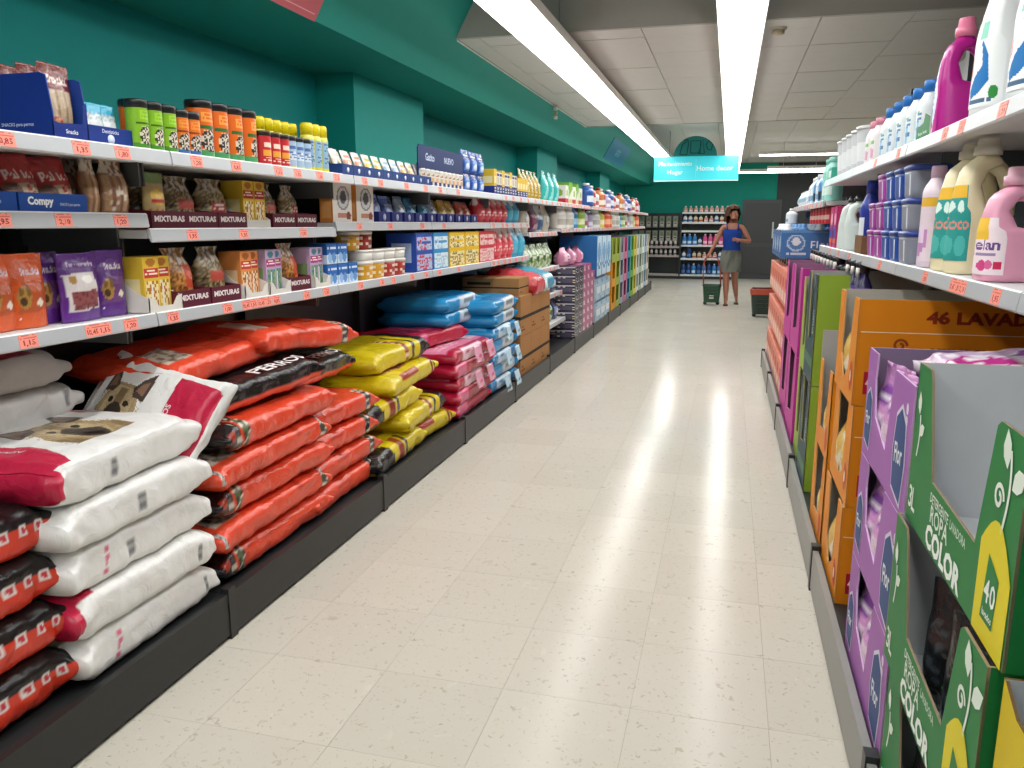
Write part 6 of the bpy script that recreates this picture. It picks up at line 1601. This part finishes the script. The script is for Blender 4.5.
# ================================================================== shelving against the end wall
def end_unit(label, x0, x1, levels, top, base_col):
    w = x1 - x0
    pr = [P_('back_panel', slab(-w / 2, w / 2, .40, .43, 0, top, DARK, 'end_back'), METALP)] + \
         [P_('side_panel', slab(s * w / 2 - .012, s * w / 2 + .012, .0, .42, 0, top, '2f3132', 'end_side%d' % s), METALP) for s in (-1, 1)] + \
         [P_('plinth', slab(-w / 2, w / 2, .0, .03, 0, .10, '2a2a2a', 'end_plinth'), METALP)]
    for z in levels:
        pr.append(P_('shelf', slab(-w / 2 + .012, w / 2 - .012, .0, .41, z - .03, z, 'cfd0d0', 'end_shelf'), METALP, None, [('price_rail', slab(-w / 2 + .012, w / 2 - .012, -.015, 0, z - .045, z + .005, base_col, 'end_rail'), PLASTIC, None)]))
    thing('end_shelf_unit', pr, label, 'shelving', ((x0 + x1) / 2, 22.18, 0))
end_unit('dark shelving against the teal end wall, with hanging goods', -2.62, -1.27, (.12, .62, .86), 1.74, 'b0a4a2')
end_unit('lit shelving against the teal end wall behind the shopper', -1.25, .16, (.12, .55, .90, 1.28, 1.50, 1.76), 1.80, 'd9dada')
hangp = [P_('card', box_mesh('hang_card', .03, .13, .30, {'F': paint('7f7a72', [('r', .1, .1, .9, .5, 'a8a298'), ('e', .5, .7, .3, .15, '5f7a4a'), ('r', .2, .3, .8, .45, '4a4440')])}, '6f6a62', {'F': (8, 12)}), FILMS), P_('hook', slab(-.04, .0, -.004, .004, .28, .30, '9a9a9a', 'hook'), METALP)]
for r_, z in enumerate((1.36, .98)):
    for i in range(7):
        thing('hanging_pack', hangp, 'hanging blister pack on the dark end shelving, %s row, %s' % (('upper', 'lower')[r_], ORD[i]), 'pack', (-2.48 + .178 * i, 22.25, z), -PI / 2, 'hanging packs on the end wall')
smb = bottle('small_white_bottle', .035, .16, 'cfc8c2', [('r', .1, .2, .9, .6, '7a5a5a')], '8a4a4a')
for r_, z in enumerate((.62, .86)):
    for i in range(10):
        thing('bottle', smb, 'small pale bottle on the dark end shelving, %s shelf, %s' % (('lower', 'upper')[r_], ORD[i]), 'bottle', (-2.52 + .125 * i, 22.25, z), -PI / 2, 'small bottles on the dark end shelving')
wbx = pbox('white_tin', .2, .42, .12, 'c9c9c5', [('r', .1, .2, .9, .8, 'a5a5a2')])
thing('storage_box', wbx, 'low white box on the bottom of the dark end shelving', 'box', (-2.3, 22.3, .12), -PI / 2)
endb = {'blue': bottle('end_blue', .055, .26, '2f7fc8', [('r', .1, .2, .9, .55, 'c5def2')], 'e2e8ee'), 'pink': bottle('end_pink', .055, .26, 'd8568f', [('r', .1, .2, .9, .55, 'f2c5d8')], 'e8e2e6'),
        'navy': bottle('end_navy', .055, .28, '1f3f7a', [('r', .1, .2, .9, .55, '4f7ab5')], '1a2a4a'), 'rose': bottle('end_rose', .05, .13, 'd89a8f', [('r', .1, .2, .9, .6, 'f0d5cc')], 'e8e0da'),
        'cream': bottle('end_cream', .05, .15, 'd8cbb0', [('r', .1, .2, .9, .6, 'b56a4a')], '6a7a4a'), 'white': bottle('end_white', .05, .16, 'd5dade', [('r', .1, .2, .9, .6, '3f6fb0')], '3f6fb0')}
rows_ = [(1.76, ['rose'] * 10, 'top shelf'), (1.50, ['white', 'white', 'cream', 'cream', 'rose', 'rose', 'white', 'cream', 'white', 'white'], 'second shelf'), (.90, ['blue', 'blue', 'blue', 'white', 'pink', 'pink', 'pink', 'pink', 'pink', 'pink'], 'middle shelf'),
         (.55, ['white', 'navy', 'cream', 'cream', 'rose', 'rose', 'rose', 'white', 'white', 'rose'], 'fourth shelf'), (.12, ['navy', 'navy', 'blue', 'navy', 'blue', 'navy', 'blue', 'blue', 'white', 'white'], 'bottom shelf')]
for z, kinds, nm in rows_:
    for i, k in enumerate(kinds):
        thing('bottle', endb[k], '%s bottle on the %s of the lit end shelving, %s' % (k, nm, ORD[i]), 'bottle', (-1.16 + .135 * i, 22.26, z), -PI / 2, 'bottles on the lit end shelving')

# ================================================================== the shopper with her basket
def skinned(name, verts, edges, radii, root, col, sub=2):
    me = bpy.data.meshes.new(name + '_cage')
    me.from_pydata(verts, edges, [])
    o = bpy.data.objects.new(name + '_cage', me)
    COL.objects.link(o)
    o.modifiers.new('skin', 'SKIN')
    sv = me.skin_vertices[0].data
    for i, r in enumerate(radii):
        sv[i].radius = r if isinstance(r, tuple) else (r, r)
        sv[i].use_root = (i == root)
    md = o.modifiers.new('sub', 'SUBSURF'); md.levels = sub; md.render_levels = sub
    dg = bpy.context.evaluated_depsgraph_get()
    out = bpy.data.meshes.new_from_object(o.evaluated_get(dg))
    V = [v.co[:] for v in out.vertices]; F = [tuple(p.vertices) for p in out.polygons]
    bpy.data.meshes.remove(out); bpy.data.objects.remove(o); bpy.data.meshes.remove(me)
    return V, F
bv, be, br_ = [], [], []
def bj(p, r, link=None):
    bv.append(p); br_.append(r)
    if link is not None: be.append((link, len(bv) - 1))
    return len(bv) - 1
pel = bj((0, 0, .93), (.15, .105))
bel = bj((0, -.01, 1.07), (.125, .09), pel)
che = bj((0, 0, 1.27), (.15, .10), bel)
shb = bj((0, .01, 1.40), (.10, .07), che)
nk = bj((.005, .0, 1.475), .048, shb)
jaw = bj((.02, -.02, 1.545), (.062, .07), nk)
sk = bj((.015, .0, 1.63), (.075, .085), jaw)
crn = bj((.01, .01, 1.695), (.055, .06), sk)
def hand(wrist_i, w, d, side, spread):
    """palm and five separate fingers from the wrist along d"""
    d = Vector(d).normalized(); s = Vector(spread).normalized()
    w = Vector(w)
    pm = bj((w + d * .055)[:], (.026, .02), wrist_i)
    for k, (o, l) in enumerate(((-.024, .062), (-.008, .074), (.008, .07), (.024, .056))):
        a = bj((w + d * .09 + s * o)[:], .0095, pm)
        b = bj((w + d * (.09 + l * .55) + s * o * 1.1 + Vector((0, -.01, -.006)))[:], .009, a)
        bj((w + d * (.09 + l) + s * o * 1.1 + Vector((0, .006, -.02)))[:], .008, b)
    a = bj((w + d * .045 - s * .034)[:], .010, pm)
    bj((w + d * .085 - s * .048)[:], .009, a)
for sx in (-1, 1):
    s_ = bj((sx * .165, .005, 1.395), .055, shb)
    if sx < 0:
        e_ = bj((-.275, -.01, 1.14), .040, s_); w_ = bj((-.375, -.10, .935), .027, e_)
        hand(w_, (-.375, -.10, .935), (-.35, -.35, -.6), sx, (0, 1, -.4))
    else:
        e_ = bj((.315, -.01, 1.135), .040, s_); w_ = bj((.155, -.19, 1.165), .027, e_)
        hand(w_, (.155, -.19, 1.165), (-.9, -.15, .2), sx, (0, .2, 1))
for sx, kn, an, hl, to in ((-1, (-.07, -.07, .50), (-.055, -.10, .10), (-.085, -.06, .035), (-.06, -.27, .03)), (1, (.075, .0, .50), (.125, .20, .15), (.118, .25, .10), (.135, .12, .035))):
    h = bj((sx * .085, 0, .85), .095, pel)
    mid = bj(tuple((Vector((sx * .085, 0, .85)) * .45 + Vector(kn) * .55)), .085, h)
    k = bj(kn, .062, mid)
    cf = bj(tuple(Vector(kn) * .62 + Vector(an) * .38 + Vector((0, .018, 0))), .060, k)
    a = bj(an, .038, cf)
    t = bj(to, (.035, .022), a)
V, F = skinned('shopper', bv, be, br_, 0, 'b5785a')
hd_face = make_mesh('shopper_body', V, F, col='a9705a', smooth=True)
def ring_mesh(name, secs, col, f=None, m=28, cap=False):
    return loft(name, secs, m, f, col, cap0=cap, cap1=cap)
top_me = ring_mesh('tank_top', [(.985, 0, 0, .165, .125, 2.3), (1.05, 0, -.005, .148, .115, 2.3), (1.15, 0, -.01, .152, .122, 2.3), (1.25, 0, -.012, .168, .13, 2.3), (1.32, 0, -.008, .168, .12, 2.3), (1.355, 0, -.005, .15, .105, 2.3)], '24418f')
skirt_me = ring_mesh('skirt', [(.60, 0, 0, .188, .165, 2.2), (.72, 0, 0, .192, .165, 2.2), (.86, 0, .005, .19, .155, 2.2), (.96, 0, 0, .172, .132, 2.2), (1.0, 0, 0, .160, .122, 2.2)], '6f716a', (lambda s, t, f=paint('74766e', [('s', 0, 0, 1, 1, '5a5c56', .4, 20), ('r', 0, .93, 1, 1, '4f514c')]): f(t, s)))
def hair_mesh():
    bm = bmesh.new()
    bmesh.ops.create_icosphere(bm, subdivisions=4, radius=1)
    for v in bm.verts:
        d = v.co.normalized()
        r = Vector((.132, .13, .155))
        low = max(0, -d.z)
        p = Vector((d.x * r.x * (1 + .45 * low), d.y * r.y * (1 + .2 * low), d.z * r.z * (1 + .5 * low)))
        n = mnoise.noise(p * 24) * .034 + mnoise.noise(p * 55) * .016
        p += d * n
        face = (d.x * .55 - d.y * .83)
        if (face > .60 and d.z < .50) or (face > .12 and d.z < -.35):            # open towards the face
            v.tag = True
        v.co = p + Vector((-.01, .03, 1.635))
    bmesh.ops.delete(bm, geom=[v for v in bm.verts if v.tag], context='VERTS')
    bm.verts.index_update()
    V = [v.co[:] for v in bm.verts]; F = [tuple(v.index for v in f.verts) for f in bm.faces]
    bm.free()
    return make_mesh('hair', V, F, col='5a3522', smooth=True)
fdir = Vector((.55, -.83, 0)).normalized(); fs = Vector((.83, .55, 0))
hc = Vector((.015, -.005, 1.615))
def ball(name, p, r, col, sc=(1, 1, 1)):
    return loft(name, [(p[2] + r * sc[2] * math.sin(a), p[0], p[1], r * sc[0] * max(.05, math.cos(a)), r * sc[1] * max(.05, math.cos(a)), 2) for a in (-1.5, -1.1, -.6, 0, .6, 1.1, 1.5)], 12, col=col)
face_parts = [P_('eye', ball('eye_%d' % k, hc + fdir * .078 + fs * (.028 * k) + Vector((0, 0, .012)), .010, '2a1c16'), SKIN) for k in (-1, 1)] + \
    [P_('nose', ball('nose', hc + fdir * .088 + Vector((0, 0, -.018)), .014, 'a46c52', (1, 1, 1.5)), SKIN), P_('mouth', ball('mouth', hc + fdir * .080 + Vector((0, 0, -.052)), .014, '8a4038', (1.2, 1.2, .45)), SKIN)] + \
    [P_('ear', ball('ear_%d' % k, hc + fs * (.076 * k) + Vector((0, 0, -.01)), .018, 'a46c52', (.7, .7, 1.5)), SKIN) for k in (-1, 1)]
straps = [P_('strap', tube_mesh('strap_%d' % s, [(s * .085, -.112, 1.35), (s * .10, -.075, 1.42), (s * .105, .0, 1.455), (s * .10, .07, 1.41), (s * .085, .10, 1.35)], .012, '24418f', 8), CLOTH) for s in (-1, 1)]
sand = [P_('sandal', loft('sandal_%d' % k, [(z, x, y, .042, .125, 3) for z in (0, .018)], 20, col='5a3f2c'), CLOTH) for k, (x, y, z) in enumerate(((-.058, -.17, 0), (.13, .17, 0)))]
person = [P_('body', hd_face, SKIN, None, ()), P_('tank_top', top_me, CLOTH), P_('skirt', skirt_me, CLOTH), P_('hair', hair_mesh(), finish('hair', .6, .3, .5, 80))] + straps + sand + face_parts
thing('person', person, 'shopper with curly brown hair in blue tank top and grey skirt, walking with a basket', 'person', (.05, 15.2, 0))

def basket(name, rim, body, w=.32, d=.24, h=.36, handle=True):
    secs = [(.05, 0, 0, w * .40, d * .40, 6), (.07, 0, 0, w * .42, d * .42, 6), (h, 0, 0, w * .5, d * .5, 6)]
    pr = [P_('tub', loft(name + '_tub', secs, 32, col=body, cap1=False, sub=2), PLASTIC), P_('inner', loft(name + '_in', [(.06, 0, 0, w * .38, d * .38, 6), (h, 0, 0, w * .485, d * .48, 6)], 32, col='10201a', cap1=False), PLASTIC),
          P_('rim', tube_mesh(name + '_rim', [(w * .51 * math.copysign(abs(math.cos(a)) ** .33, math.cos(a)), d * .51 * math.copysign(abs(math.sin(a)) ** .33, math.sin(a)), h) for a in np.linspace(0, 2 * PI, 33)[:-1]], .012, rim, 8, True), PLASTIC)]
    for sx in (-1, 1):
        pr.append(P_('wheel', tube_mesh(name + '_wheel%d' % sx, [(sx * w * .34, -.012, .035), (sx * w * .34, .012, .035)], .033, '1a1a1a', 14), PLASTIC))
        for k in range(3):
            pr.append(P_('slot_rib', slab(sx * w * .15 - .05, sx * w * .15 + .05, -d * .5 - .002, -d * .45, .15 + .06 * k, .165 + .06 * k, '0f2a1c', name + '_rib%d%d' % (sx, k)), PLASTIC))
    return pr
bk_ = basket('basket', '1f3a2a', '1c4a32', .33, .26, .36)
bk_.append(P_('pull_handle', tube_mesh('pull_handle', [(-.15, .0, .36), (-.165, -.01, .55), (-.155, -.02, .80), (-.12, -.03, .86), (.05, -.03, .86), (.09, -.02, .82), (.13, -.01, .6), (.15, .0, .36)], .011, 'a83a3a', 8), PLASTIC))
bk_.append(P_('paper_label', slab(-.04, .04, -.125, -.118, .12, .18, 'c9cfc8', 'paper_label'), CARD))
thing('shopping_basket', bk_, 'dark green rolling basket with red pull handle beside the shopper', 'basket', (-.26, 15.10, 0))
b2 = basket('stacked_basket', 'b5452f', '23352c', .44, .30, .44)
b2.append(P_('band', loft('basket_band', [(.36, 0, 0, .225, .155, 6), (.43, 0, 0, .232, .16, 6)], 32, col='b04a35', cap0=False, cap1=False), PLASTIC))
b2.append(P_('handle', tube_mesh('basket_handle', [(-.2, 0, .44), (-.19, 0, .46), (.19, 0, .46), (.2, 0, .44)], .012, '8a2f22', 8), PLASTIC))
thing('shopping_basket', b2, 'dark green rolling basket with red rim left by the detergent shelves', 'basket', (.59, 13.3, 0))
